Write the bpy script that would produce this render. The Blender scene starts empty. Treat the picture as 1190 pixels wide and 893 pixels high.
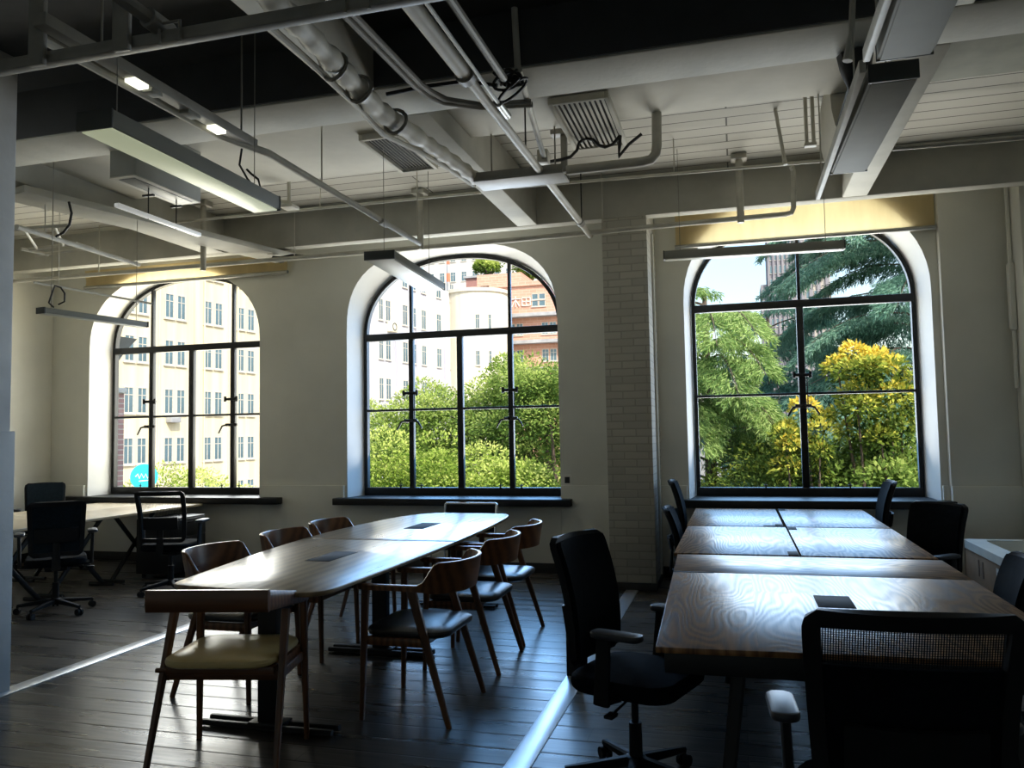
import bpy, bmesh, math, random
from mathutils import Vector, Matrix
R = math.radians
sin, cos, pi = math.sin, math.cos, math.pi
rng = random.Random(7)
scene = bpy.context.scene
col = scene.collection

# ------------------------------------------------------------------ materials
def new_mat(name):
    m = bpy.data.materials.new(name); m.use_nodes = True
    nt = m.node_tree; nt.nodes.clear()
    out = nt.nodes.new('ShaderNodeOutputMaterial')
    return m, nt, out
def N(nt, t, **kw):
    n = nt.nodes.new(t)
    for k, v in kw.items():
        if k.startswith('i_'): n.inputs[k[2:].replace('_', ' ')].default_value = v
        else: setattr(n, k, v)
    return n
def L(nt, a, b): nt.links.new(a, b)
def ramp(nt, stops):
    r = nt.nodes.new('ShaderNodeValToRGB')
    el = r.color_ramp.elements
    while len(el) < len(stops): el.new(0.5)
    for e, (p, c) in zip(el, stops):
        e.position = p; e.color = (*c, 1) if len(c) == 3 else c
    return r
def coords(nt, scale=(1, 1, 1), obj=True, rot=(0, 0, 0)):
    tc = nt.nodes.new('ShaderNodeTexCoord'); mp = nt.nodes.new('ShaderNodeMapping')
    mp.inputs['Scale'].default_value = scale; mp.inputs['Rotation'].default_value = rot
    L(nt, tc.outputs['Object'], mp.inputs['Vector'])
    return mp.outputs['Vector']
def noise(nt, vec, scale, detail=4, rough=.55):
    n = nt.nodes.new('ShaderNodeTexNoise'); n.inputs['Scale'].default_value = scale
    n.inputs['Detail'].default_value = detail; n.inputs['Roughness'].default_value = rough
    if vec is not None: L(nt, vec, n.inputs['Vector'])
    return n
def plain(name, c, rough=.6, metal=0., spec=.5, var=.12, scale=6., bump=0., emit=None, es=0.):
    """Principled with a little procedural mottling"""
    m, nt, out = new_mat(name)
    b = N(nt, 'ShaderNodeBsdfPrincipled'); L(nt, b.outputs[0], out.inputs[0])
    v = coords(nt); n = noise(nt, v, scale)
    lo = tuple(max(0, x*(1-var)) for x in c); hi = tuple(min(1, x*(1+var)) for x in c)
    r = ramp(nt, [(.3, lo), (.7, hi)]); L(nt, n.outputs['Fac'], r.inputs['Fac'])
    L(nt, r.outputs['Color'], b.inputs['Base Color'])
    b.inputs['Roughness'].default_value = rough; b.inputs['Metallic'].default_value = metal
    b.inputs['Specular IOR Level'].default_value = spec
    if bump:
        bp = N(nt, 'ShaderNodeBump'); bp.inputs['Strength'].default_value = bump; bp.inputs['Distance'].default_value = .01
        n2 = noise(nt, v, scale*12, 3); L(nt, n2.outputs['Fac'], bp.inputs['Height']); L(nt, bp.outputs[0], b.inputs['Normal'])
    if emit:
        b.inputs['Emission Color'].default_value = (*emit, 1); b.inputs['Emission Strength'].default_value = es
    return m

M = {}
M['wall'] = plain('wall_paint', (.71, .71, .655), .75, var=.06, scale=1.4, bump=.08)
M['reveal'] = plain('reveal_paint', (.74, .74, .72), .7, var=.04, scale=2)
M['beam'] = plain('beam_paint', (.44, .43, .375), .75, var=.14, scale=2.2, bump=.15)
M['panel'] = plain('ceiling_board', (.52, .50, .43), .8, var=.12, scale=1.7, bump=.05)
M['pipe'] = plain('pipe_paint', (.52, .50, .43), .55, var=.18, scale=5, bump=.06)
M['pipe_dark'] = plain('pipe_dark', (.25, .24, .21), .5, var=.2, scale=5)
M['metal_rail'] = plain('galvanised', (.42, .42, .40), .42, .7, var=.15, scale=7)
M['fixture'] = plain('fixture_grey', (.29, .29, .255), .75, 0., var=.06, scale=4)
M['fixture_dark'] = plain('fixture_dark', (.06, .065, .06), .45, var=.1)
M['diffuser'] = plain('diffuser', (.62, .62, .54), .4, var=.03, scale=3)
M['diffuser_lit'] = plain('diffuser_lit', (.7, .7, .55), .4, var=.03, scale=3, emit=(.93, 1, .66), es=.30)
M['lamp_on'] = plain('lamp_on', (1, 1, .9), .4, emit=(1, 1, .78), es=1.6)
M['black'] = plain('black_steel', (.010, .011, .012), .45, var=.2, spec=.4)
M['frame_black'] = plain('window_black', (.012, .013, .014), .5, var=.2, spec=.35)
M['plastic'] = plain('black_plastic', (.009, .010, .012), .55, var=.15, spec=.22)
M['fabric'] = plain('black_fabric', (.006, .008, .011), .9, var=.25, scale=30, bump=.3, spec=.06)
M['navy'] = plain('navy_fabric', (.012, .020, .028), .9, var=.25, scale=30, bump=.3, spec=.08)
M['leather'] = plain('black_leather', (.012, .012, .013), .3, var=.2, scale=8, bump=.06, spec=.55)
M['seat_glare'] = plain('seat_glare', (.70, .55, .25), .28, var=.1, scale=6, bump=.05)  # black seat leather coloured pale to imitate the window's reflection
M['arm_pad'] = plain('arm_pad', (.035, .04, .05), .42, var=.1, spec=.5)
M['chrome'] = plain('chrome', (.75, .77, .8), .2, 1., var=.04)
M['cable'] = plain('cable_rubber', (.012, .012, .012), .6, var=.2)
M['white_plastic'] = plain('white_plastic', (.72, .71, .66), .5, var=.05)
M['grille_dark'] = plain('grille_dark', (.008, .008, .008), .8, var=.2)
M['foam'] = plain('white_foam', (.72, .72, .66), .7, var=.06, scale=4)
M['cardboard'] = plain('cardboard', (.33, .21, .12), .85, var=.15, scale=6, bump=.05)
M['baseboard'] = plain('baseboard_black', (.02, .02, .02), .5, var=.2)
M['strip'] = plain('floor_metal', (.82, .83, .85), .34, .85, var=.05, scale=4)
M['paint_chip'] = plain('column_paint', (.60, .60, .575), .75, var=.13, scale=2.5, bump=.2)

def wood(name, c0, c1, rough, along='X', scale=1., coat=0., bump=.05, seam=None):
    m, nt, out = new_mat(name)
    b = N(nt, 'ShaderNodeBsdfPrincipled'); L(nt, b.outputs[0], out.inputs[0])
    sc = {'X': (.9, 9, 9), 'Y': (9, .9, 9), 'Z': (9, 9, .9)}[along]
    v = coords(nt, tuple(s*scale for s in sc))
    n1 = noise(nt, v, 1.6, 6, .62)
    w = N(nt, 'ShaderNodeTexWave'); w.wave_type = 'BANDS'; w.bands_direction = {'X': 'Y', 'Y': 'X', 'Z': 'X'}[along]
    w.inputs['Scale'].default_value = .55; w.inputs['Distortion'].default_value = 7.; w.inputs['Detail'].default_value = 3
    w.inputs['Detail Scale'].default_value = .8
    L(nt, v, w.inputs['Vector'])
    mx = N(nt, 'ShaderNodeMath', operation='MULTIPLY_ADD'); mx.inputs[1].default_value = .5
    L(nt, w.outputs['Fac'], mx.inputs[0])
    m5 = N(nt, 'ShaderNodeMath', operation='MULTIPLY'); m5.inputs[1].default_value = .6; L(nt, n1.outputs['Fac'], m5.inputs[0])
    L(nt, m5.outputs[0], mx.inputs[2])
    r = ramp(nt, [(.15, c0), (.75, c1)]); L(nt, mx.outputs[0], r.inputs['Fac'])
    src = r.outputs['Color']
    L(nt, src, b.inputs['Base Color'])
    rr = N(nt, 'ShaderNodeMapRange'); rr.inputs['To Min'].default_value = rough*.75; rr.inputs['To Max'].default_value = rough*1.3
    L(nt, n1.outputs['Fac'], rr.inputs['Value']); L(nt, rr.outputs[0], b.inputs['Roughness'])
    b.inputs['Coat Weight'].default_value = coat; b.inputs['Coat Roughness'].default_value = rough*.7
    bp = N(nt, 'ShaderNodeBump'); bp.inputs['Strength'].default_value = bump; bp.inputs['Distance'].default_value = .004
    L(nt, mx.outputs[0], bp.inputs['Height']); L(nt, bp.outputs[0], b.inputs['Normal'])
    return m
M['walnut'] = wood('walnut', (.075, .027, .010), (.20, .085, .034), .30, 'X', 1.5)
M['walnut_z'] = wood('walnut_legs', (.07, .027, .010), (.17, .075, .03), .33, 'Z', 1.5)
M['table_walnut'] = wood('table_walnut', (.17, .115, .06), (.33, .235, .13), .29, 'Y', .8, .2)
M['table_oak'] = wood('table_oak', (.11, .052, .02), (.34, .18, .078), .31, 'X', .6, .3, .25)
M['table_pale'] = wood('table_pale', (.50, .41, .27), (.62, .52, .37), .35, 'Y', .8, .1)

def board_wood(name, dark, mid, light, bw, rough, axis='Y'):
    """wide boards with oval cathedral grain"""
    m, nt, out = new_mat(name)
    p = N(nt, 'ShaderNodeBsdfPrincipled'); L(nt, p.outputs[0], out.inputs[0])
    rot = (0, 0, R(90)) if axis == 'Y' else (0, 0, 0)
    v = coords(nt, rot=rot)
    br = N(nt, 'ShaderNodeTexBrick'); br.offset = .31; br.inputs['Scale'].default_value = 1; br.inputs['Brick Width'].default_value = 1.9; br.inputs['Row Height'].default_value = bw
    br.inputs['Mortar Size'].default_value = .0012; br.inputs['Color1'].default_value = (.0, .0, .0, 1); br.inputs['Color2'].default_value = (1, 1, 1, 1); br.inputs['Mortar'].default_value = (.3, .3, .3, 1)
    L(nt, v, br.inputs['Vector'])
    ad = N(nt, 'ShaderNodeVectorMath', operation='MULTIPLY_ADD'); ad.inputs[1].default_value = (7.3, 3.1, 5.7); L(nt, br.outputs['Color'], ad.inputs[0]); L(nt, v, ad.inputs[2])
    mp = nt.nodes.new('ShaderNodeMapping'); mp.inputs['Scale'].default_value = (1.1, 5.2, 1); L(nt, ad.outputs[0], mp.inputs['Vector'])
    n0 = noise(nt, mp.outputs[0], .75, 1.5, .4)
    ml = N(nt, 'ShaderNodeMath', operation='MULTIPLY'); ml.inputs[1].default_value = 135; L(nt, n0.outputs['Fac'], ml.inputs[0])
    sn = N(nt, 'ShaderNodeMath', operation='SINE'); L(nt, ml.outputs[0], sn.inputs[0])
    mp2 = nt.nodes.new('ShaderNodeMapping'); mp2.inputs['Scale'].default_value = (4, 90, 1); L(nt, v, mp2.inputs['Vector'])
    n1 = noise(nt, mp2.outputs[0], 1, 4, .6)
    s1 = N(nt, 'ShaderNodeMath', operation='MULTIPLY_ADD'); s1.inputs[1].default_value = .20; s1.inputs[2].default_value = .22; L(nt, sn.outputs[0], s1.inputs[0])
    s2 = N(nt, 'ShaderNodeMath', operation='MULTIPLY_ADD'); s2.inputs[1].default_value = .55; L(nt, n1.outputs['Fac'], s2.inputs[0]); L(nt, s1.outputs[0], s2.inputs[2])
    r = ramp(nt, [(.2, dark), (.5, mid), (.85, light)]); L(nt, s2.outputs[0], r.inputs['Fac'])
    hv = N(nt, 'ShaderNodeHueSaturation'); mr = N(nt, 'ShaderNodeMapRange'); mr.inputs['To Min'].default_value = .75; mr.inputs['To Max'].default_value = 1.2
    L(nt, br.outputs['Color'], mr.inputs['Value']); L(nt, mr.outputs[0], hv.inputs['Value']); L(nt, r.outputs['Color'], hv.inputs['Color']); L(nt, hv.outputs[0], p.inputs['Base Color'])
    r2 = N(nt, 'ShaderNodeMapRange'); r2.inputs['To Min'].default_value = rough*1.35; r2.inputs['To Max'].default_value = rough*.8
    L(nt, s2.outputs[0], r2.inputs['Value']); L(nt, r2.outputs[0], p.inputs['Roughness']); p.inputs['Specular IOR Level'].default_value = .42
    bp = N(nt, 'ShaderNodeBump'); bp.inputs['Strength'].default_value = .25; bp.inputs['Distance'].default_value = .003
    L(nt, s2.outputs[0], bp.inputs['Height']); L(nt, bp.outputs[0], p.inputs['Normal'])
    return m
M['table_oak'] = board_wood('table_oak', (.075, .031, .011), (.24, .115, .042), (.44, .235, .095), .36, .30)
M['table_oak_across'] = board_wood('table_oak_across', (.075, .031, .011), (.24, .115, .042), (.44, .235, .095), .36, .30, 'X')

def floor_mat():
    m, nt, out = new_mat('dark_floorboards')
    b = N(nt, 'ShaderNodeBsdfPrincipled'); L(nt, b.outputs[0], out.inputs[0])
    v = coords(nt)
    br = N(nt, 'ShaderNodeTexBrick'); br.offset = .37; br.inputs['Scale'].default_value = 1
    br.inputs['Brick Width'].default_value = 2.1; br.inputs['Row Height'].default_value = .185
    br.inputs['Mortar Size'].default_value = .0035; br.inputs['Mortar Smooth'].default_value = .5
    br.inputs['Color1'].default_value = (.038, .035, .032, 1); br.inputs['Color2'].default_value = (.10, .088, .076, 1)
    br.inputs['Mortar'].default_value = (.003, .003, .003, 1); br.inputs['Bias'].default_value = -.1
    L(nt, v, br.inputs['Vector'])
    v2 = coords(nt, (1.2, 14, 1)); n1 = noise(nt, v2, 2.2, 3, .55)
    r = ramp(nt, [(.25, (.35, .35, .35)), (.75, (1.65, 1.6, 1.5))]); L(nt, n1.outputs['Fac'], r.inputs['Fac'])
    mx = N(nt, 'ShaderNodeMixRGB', blend_type='MULTIPLY'); mx.inputs['Fac'].default_value = 1
    L(nt, br.outputs['Color'], mx.inputs[1]); L(nt, r.outputs['Color'], mx.inputs[2]); L(nt, mx.outputs[0], b.inputs['Base Color'])
    n3 = noise(nt, coords(nt, (1.1, 9, 1)), 1.1, 2); rr = N(nt, 'ShaderNodeMapRange'); rr.inputs['To Min'].default_value = .20; rr.inputs['To Max'].default_value = .38
    b.inputs['Specular IOR Level'].default_value = .7
    L(nt, n3.outputs['Fac'], rr.inputs['Value']); L(nt, rr.outputs[0], b.inputs['Roughness'])
    # shallow bevel along every board edge, running across the room
    sp = N(nt, 'ShaderNodeSeparateXYZ'); L(nt, v, sp.inputs[0])
    q = N(nt, 'ShaderNodeMath', operation='MULTIPLY'); q.inputs[1].default_value = 1/.185; L(nt, sp.outputs['Y'], q.inputs[0])
    fr = N(nt, 'ShaderNodeMath', operation='FRACT'); L(nt, q.outputs[0], fr.inputs[0])
    pp = N(nt, 'ShaderNodeMath', operation='PINGPONG'); pp.inputs[1].default_value = .5; L(nt, fr.outputs[0], pp.inputs[0])
    mr = N(nt, 'ShaderNodeMapRange'); mr.interpolation_type = 'SMOOTHSTEP'; mr.inputs['From Max'].default_value = .05; L(nt, pp.outputs[0], mr.inputs['Value'])
    wv = noise(nt, coords(nt, (1.5, 22, 1)), 1.3, 2, .5)
    ad = N(nt, 'ShaderNodeMath', operation='MULTIPLY_ADD'); ad.inputs[1].default_value = .45; L(nt, wv.outputs['Fac'], ad.inputs[0]); L(nt, mr.outputs[0], ad.inputs[2])
    bp = N(nt, 'ShaderNodeBump'); bp.inputs['Strength'].default_value = .5; bp.inputs['Distance'].default_value = .004
    L(nt, ad.outputs[0], bp.inputs['Height']); L(nt, bp.outputs[0], b.inputs['Normal'])
    return m
M['floor'] = floor_mat()

def planked_ceiling():
    m, nt, out = new_mat('painted_ceiling_boards')
    b = N(nt, 'ShaderNodeBsdfPrincipled'); L(nt, b.outputs[0], out.inputs[0])
    v = coords(nt)
    br = N(nt, 'ShaderNodeTexBrick'); br.inputs['Scale'].default_value = 1; br.offset = .5
    br.inputs['Brick Width'].default_value = 6; br.inputs['Row Height'].default_value = .19
    br.inputs['Mortar Size'].default_value = .008; br.inputs['Mortar Smooth'].default_value = .2
    br.inputs['Color1'].default_value = (.53, .515, .455, 1); br.inputs['Color2'].default_value = (.47, .455, .405, 1)
    br.inputs['Mortar'].default_value = (.10, .095, .08, 1)
    L(nt, v, br.inputs['Vector']); L(nt, br.outputs['Color'], b.inputs['Base Color'])
    b.inputs['Roughness'].default_value = .75
    bp = N(nt, 'ShaderNodeBump'); bp.inputs['Strength'].default_value = .5; bp.inputs['Distance'].default_value = .01; bp.invert = True
    L(nt, br.outputs['Fac'], bp.inputs['Height']); L(nt, bp.outputs[0], b.inputs['Normal'])
    return m
M['ceiling'] = planked_ceiling()

def brick_mat(name, c1, c2, mortar, bw, bh, ms=.01, rot=(R(90), 0, 0), bump=.4):
    m, nt, out = new_mat(name)
    b = N(nt, 'ShaderNodeBsdfPrincipled'); L(nt, b.outputs[0], out.inputs[0])
    v = coords(nt, rot=rot)
    br = N(nt, 'ShaderNodeTexBrick'); br.inputs['Scale'].default_value = 1
    br.inputs['Brick Width'].default_value = bw; br.inputs['Row Height'].default_value = bh
    br.inputs['Mortar Size'].default_value = ms; br.inputs['Mortar Smooth'].default_value = .4
    br.inputs['Color1'].default_value = (*c1, 1); br.inputs['Color2'].default_value = (*c2, 1); br.inputs['Mortar'].default_value = (*mortar, 1)
    L(nt, v, br.inputs['Vector']); L(nt, br.outputs['Color'], b.inputs['Base Color']); b.inputs['Roughness'].default_value = .75
    bp = N(nt, 'ShaderNodeBump'); bp.inputs['Strength'].default_value = bump; bp.inputs['Distance'].default_value = .01; bp.invert = True
    L(nt, br.outputs['Fac'], bp.inputs['Height']); L(nt, bp.outputs[0], b.inputs['Normal'])
    return m
M['white_brick'] = brick_mat('white_brick', (.54, .52, .45), (.46, .445, .39), (.40, .385, .33), .24, .075, .008)
M['red_brick'] = brick_mat('red_brick', (.60, .36, .34), (.52, .31, .30), (.75, .68, .64), .24, .085, .012)
M['far_brick'] = brick_mat('far_brick', (.62, .34, .25), (.54, .29, .21), (.66, .45, .35), .9, .35, .03, bump=.1)

def facade(name, c, streak, ribs=None):
    m, nt, out = new_mat(name)
    b = N(nt, 'ShaderNodeBsdfPrincipled'); L(nt, b.outputs[0], out.inputs[0]); b.inputs['Roughness'].default_value = .85
    v = coords(nt, (1.2, 1.2, .06)); n = noise(nt, v, 1.6, 5)
    r = ramp(nt, [(.35, streak), (.6, c)]); L(nt, n.outputs['Fac'], r.inputs['Fac']); L(nt, r.outputs['Color'], b.inputs['Base Color'])
    return m
M['cream'] = facade('cream_render', (.74, .67, .47), (.63, .55, .38))
M['white_render'] = facade('white_render', (.58, .58, .60), (.42, .42, .49))
M['ivory'] = facade('ivory_render', (.72, .68, .56), (.64, .60, .48))
M['tower_stone'] = facade('tower_stone', (.27, .26, .28), (.22, .21, .24))
M['tower_stone2'] = facade('tower_stone_pale', (.46, .42, .37), (.38, .35, .32))
M['far_glass'] = plain('far_glass', (.10, .17, .21), .15, var=.35, scale=.5, spec=.7)
M['far_frame'] = plain('far_frame', (.55, .52, .46), .6)
M['far_dark'] = plain('far_dark', (.09, .09, .09), .6)
M['ground'] = plain('ground_paving', (.22, .21, .19), .9, var=.2, scale=.3)
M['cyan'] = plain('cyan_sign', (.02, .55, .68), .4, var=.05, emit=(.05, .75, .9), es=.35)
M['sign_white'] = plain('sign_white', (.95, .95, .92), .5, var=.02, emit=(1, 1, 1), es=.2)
M['grey_far'] = plain('grey_far', (.35, .36, .38), .8, var=.25, scale=.8)

def leaf_mat(name, cols, trans=.4):
    """colour per leaf from the leaf's own attribute"""
    m, nt, out = new_mat(name)
    at = N(nt, 'ShaderNodeAttribute'); at.attribute_name = 'tone'
    r = ramp(nt, [(i/(len(cols)-1), c) for i, c in enumerate(cols)]); L(nt, at.outputs['Fac'], r.inputs['Fac'])
    d = N(nt, 'ShaderNodeBsdfDiffuse'); t = N(nt, 'ShaderNodeBsdfTranslucent')
    L(nt, r.outputs['Color'], d.inputs['Color']); L(nt, r.outputs['Color'], t.inputs['Color'])
    mx = N(nt, 'ShaderNodeMixShader'); mx.inputs['Fac'].default_value = trans
    L(nt, d.outputs[0], mx.inputs[1]); L(nt, t.outputs[0], mx.inputs[2]); L(nt, mx.outputs[0], out.inputs[0])
    return m
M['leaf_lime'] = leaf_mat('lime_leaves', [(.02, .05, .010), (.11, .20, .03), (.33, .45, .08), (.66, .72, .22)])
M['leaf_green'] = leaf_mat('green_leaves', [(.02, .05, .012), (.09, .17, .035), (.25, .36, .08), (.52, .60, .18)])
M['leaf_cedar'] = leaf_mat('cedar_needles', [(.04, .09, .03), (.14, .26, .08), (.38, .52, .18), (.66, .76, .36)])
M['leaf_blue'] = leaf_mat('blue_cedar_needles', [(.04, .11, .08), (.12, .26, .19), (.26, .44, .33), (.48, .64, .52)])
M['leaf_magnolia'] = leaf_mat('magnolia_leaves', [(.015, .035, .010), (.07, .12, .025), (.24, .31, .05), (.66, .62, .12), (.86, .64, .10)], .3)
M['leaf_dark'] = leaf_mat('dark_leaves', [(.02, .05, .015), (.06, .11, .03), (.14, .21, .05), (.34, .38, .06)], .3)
M['bark'] = plain('bark', (.11, .08, .06), .9, var=.3, scale=8, bump=.5)

def glass_mat():
    m, nt, out = new_mat('window_glass')
    t = N(nt, 'ShaderNodeBsdfTransparent'); t.inputs['Color'].default_value = (.97, .985, .98, 1)
    g = N(nt, 'ShaderNodeBsdfGlossy'); g.inputs['Roughness'].default_value = .02
    f = N(nt, 'ShaderNodeFresnel'); f.inputs['IOR'].default_value = 1.3
    n = noise(nt, coords(nt), 1.5); mp = N(nt, 'ShaderNodeMath', operation='MULTIPLY'); mp.inputs[1].default_value = .8
    L(nt, f.outputs[0], mp.inputs[0])
    mx = N(nt, 'ShaderNodeMixShader'); L(nt, mp.outputs[0], mx.inputs['Fac'])
    L(nt, t.outputs[0], mx.inputs[1]); L(nt, g.outputs[0], mx.inputs[2]); L(nt, mx.outputs[0], out.inputs[0])
    return m
M['glass'] = glass_mat()

def mesh_fabric(name, c, pitch, hole):
    m, nt, out = new_mat(name)
    d = N(nt, 'ShaderNodeBsdfPrincipled'); d.inputs['Base Color'].default_value = (*c, 1); d.inputs['Roughness'].default_value = .8
    d.inputs['Specular IOR Level'].default_value = .2
    t = N(nt, 'ShaderNodeBsdfTransparent')
    tc = nt.nodes.new('ShaderNodeTexCoord'); sp = N(nt, 'ShaderNodeSeparateXYZ'); L(nt, tc.outputs['Object'], sp.inputs[0])
    fs = []
    for ax, h in (('X', hole[0]), ('Z', hole[1])):
        q = N(nt, 'ShaderNodeMath', operation='MULTIPLY'); q.inputs[1].default_value = 1/pitch; L(nt, sp.outputs[ax], q.inputs[0])
        fr = N(nt, 'ShaderNodeMath', operation='FRACT'); L(nt, q.outputs[0], fr.inputs[0])
        lt = N(nt, 'ShaderNodeMath', operation='LESS_THAN'); lt.inputs[1].default_value = h; L(nt, fr.outputs[0], lt.inputs[0]); fs.append(lt)
    mu = N(nt, 'ShaderNodeMath', operation='MULTIPLY'); L(nt, fs[0].outputs[0], mu.inputs[0]); L(nt, fs[1].outputs[0], mu.inputs[1])
    mx = N(nt, 'ShaderNodeMixShader'); L(nt, mu.outputs[0], mx.inputs['Fac']); L(nt, d.outputs[0], mx.inputs[1]); L(nt, t.outputs[0], mx.inputs[2])
    L(nt, mx.outputs[0], out.inputs[0])
    return m
M['mesh'] = mesh_fabric('chair_mesh', (.012, .014, .016), .0065, (.55, .72))
M['mesh_open'] = mesh_fabric('chair_mesh_open', (.015, .017, .02), .012, (.8, .85))
M['mesh_tight'] = mesh_fabric('chair_mesh_tight', (.014, .02, .025), .006, (.35, .4))

def blind_mat():
    m, nt, out = new_mat('blind_cloth')
    d = N(nt, 'ShaderNodeBsdfDiffuse'); d.inputs['Color'].default_value = (.62, .52, .33, 1)
    t = N(nt, 'ShaderNodeBsdfTranslucent'); t.inputs['Color'].default_value = (.9, .75, .42, 1)
    n = noise(nt, coords(nt, (3, 3, .4)), 3); r = ramp(nt, [(.3, (.78, .64, .36)), (.7, (.92, .78, .46))]); L(nt, n.outputs['Fac'], r.inputs['Fac']); L(nt, r.outputs['Color'], t.inputs['Color'])
    mx = N(nt, 'ShaderNodeMixShader'); mx.inputs['Fac'].default_value = .6
    L(nt, d.outputs[0], mx.inputs[1]); L(nt, t.outputs[0], mx.inputs[2]); L(nt, mx.outputs[0], out.inputs[0])
    return m
M['blind'] = blind_mat()

# ------------------------------------------------------------------ mesh builder
class MB:
    def __init__(s): s.v = []; s.f = []
    def add(s, vs, fs):
        o = len(s.v); s.v += [tuple(p) for p in vs]; s.f += [tuple(i+o for i in f) for f in fs]; return s
    def box(s, x0, x1, y0, y1, z0, z1, bev=0., mat=None):
        bm = bmesh.new(); bmesh.ops.create_cube(bm, size=1)
        for v in bm.verts: v.co = Vector((v.co.x*(x1-x0), v.co.y*(y1-y0), v.co.z*(z1-z0)))
        if bev: bmesh.ops.bevel(bm, geom=bm.edges[:], offset=min(bev, .49*min(abs(x1-x0), abs(y1-y0), abs(z1-z0))), segments=2, affect='EDGES', profile=.5)
        c = Vector(((x0+x1)/2, (y0+y1)/2, (z0+z1)/2))
        bm.verts.index_update()
        vs = []
        for v in bm.verts:
            p = v.co.copy()
            p = (mat @ p) if mat is not None else p + c
            vs.append(p)
        s.add(vs, [[v.index for v in f.verts] for f in bm.faces]); bm.free(); return s
    def obox(s, c, size, rot=(0, 0, 0), bev=0.):
        from mathutils import Euler
        m = Matrix.Translation(c) @ Euler(rot).to_matrix().to_4x4()
        x, y, z = size
        return s.box(-x/2, x/2, -y/2, y/2, -z/2, z/2, bev, m)
    def tube(s, pts, r, n=8, closed=False, cap=True, flat=1.):
        pts = [Vector(p) for p in pts]; k = len(pts); rs = r if isinstance(r, (list, tuple)) else [r]*k
        up = None; rings = []
        for i, p in enumerate(pts):
            a = pts[i-1] if (i > 0 or closed) else p; b = pts[(i+1) % k] if (i < k-1 or closed) else p
            t = (b-a).normalized() if (b-a).length > 1e-9 else Vector((0, 0, 1))
            if up is None:
                ref = Vector((0, 0, 1)) if abs(t.z) < .9 else Vector((0, 1, 0)); up = (ref - t*ref.dot(t)).normalized()
            else:
                up = up - t*up.dot(t); up = up.normalized() if up.length > 1e-6 else Vector((1, 0, 0))
            sd = t.cross(up)
            rings.append([p + (sd*cos(2*pi*j/n) + up*sin(2*pi*j/n)*flat)*rs[i] for j in range(n)])
        vs = [q for rg in rings for q in rg]; fs = []
        for i in range(k if closed else k-1):
            a = i*n; b = ((i+1) % k)*n
            for j in range(n): fs.append((a+j, a+(j+1) % n, b+(j+1) % n, b+j))
        if cap and not closed:
            fs.append(tuple(range(n-1, -1, -1))); fs.append(tuple((k-1)*n+j for j in range(n)))
        return s.add(vs, fs)
    def cyl(s, p0, p1, r0, r1=None, n=14): return s.tube([p0, p1], [r0, r1 if r1 is not None else r0], n)
    def bar(s, p0, p1, a0, b0, a1=None, b1=None, xdir=(1, 0, 0), bev=True):
        """tapered bar with a rounded rectangular section (a along xdir, b across)"""
        p0, p1 = Vector(p0), Vector(p1); t = (p1-p0).normalized(); x = Vector(xdir); x = (x - t*x.dot(t)).normalized(); y = t.cross(x)
        a1 = a0 if a1 is None else a1; b1 = b0 if b1 is None else b1
        sec = [(1, .6), (.6, 1), (-.6, 1), (-1, .6), (-1, -.6), (-.6, -1), (.6, -1), (1, -.6)] if bev else [(1, 1), (-1, 1), (-1, -1), (1, -1)]
        n = len(sec)
        vs = [p0+x*u*a0/2+y*w*b0/2 for u, w in sec]+[p1+x*u*a1/2+y*w*b1/2 for u, w in sec]
        fs = [(j, (j+1) % n, n+(j+1) % n, n+j) for j in range(n)]+[tuple(range(n-1, -1, -1)), tuple(range(n, 2*n))]
        return s.add(vs, fs)
    def loft(s, rings, closed=False, cap=True):
        n = len(rings[0]); k = len(rings); vs = [q for r in rings for q in r]; fs = []
        for i in range(k if closed else k-1):
            a = i*n; b = ((i+1) % k)*n
            for j in range(n): fs.append((a+j, a+(j+1) % n, b+(j+1) % n, b+j))
        if cap and not closed: fs += [tuple(range(n-1, -1, -1)), tuple((k-1)*n+j for j in range(n))]
        return s.add(vs, fs)
    def slab(s, outline, z0, z1, bev=.006):
        """horizontal plate with a softened edge; outline counter-clockwise"""
        o = [Vector((x, y, 0)) for x, y in outline]; n = len(o); cx = sum((p for p in o), Vector())/n
        def ring(inset, z):
            r = []
            for i, p in enumerate(o):
                e0 = (p-o[i-1]).normalized(); e1 = (o[(i+1) % n]-p).normalized(); t = (e0+e1).normalized()
                nrm = Vector((-t.y, t.x, 0)); q = p+nrm*inset; r.append((q.x, q.y, z))
            return r
        return s.loft([ring(bev, z0), ring(bev*.3, z0+bev*.3), ring(0, z0+bev), ring(0, z1-bev), ring(bev*.3, z1-bev*.3), ring(bev, z1)])
    def lathe(s, prof, c=(0, 0, 0), n=16):
        c = Vector(c); rings = [[c+Vector((r*cos(2*pi*j/n), r*sin(2*pi*j/n), z)) for j in range(n)] for r, z in prof]
        return s.loft(rings)
    def sheet(s, P, th, mask=None):
        """grid of points with thickness; mask(i,j) says which cells are kept"""
        ni, nj = len(P), len(P[0]); P = [[Vector(q) for q in r] for r in P]
        def nrm(i, j):
            a = P[min(i+1, ni-1)][j]-P[max(i-1, 0)][j]; b = P[i][min(j+1, nj-1)]-P[i][max(j-1, 0)]
            c = a.cross(b); return c.normalized() if c.length else Vector((0, 1, 0))
        A = [P[i][j]+nrm(i, j)*th/2 for i in range(ni) for j in range(nj)]
        B = [P[i][j]-nrm(i, j)*th/2 for i in range(ni) for j in range(nj)]
        K = ni*nj; keep = lambda i, j: 0 <= i < ni-1 and 0 <= j < nj-1 and (mask is None or mask(i, j))
        fs = []
        ix = lambda i, j: i*nj+j
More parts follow.
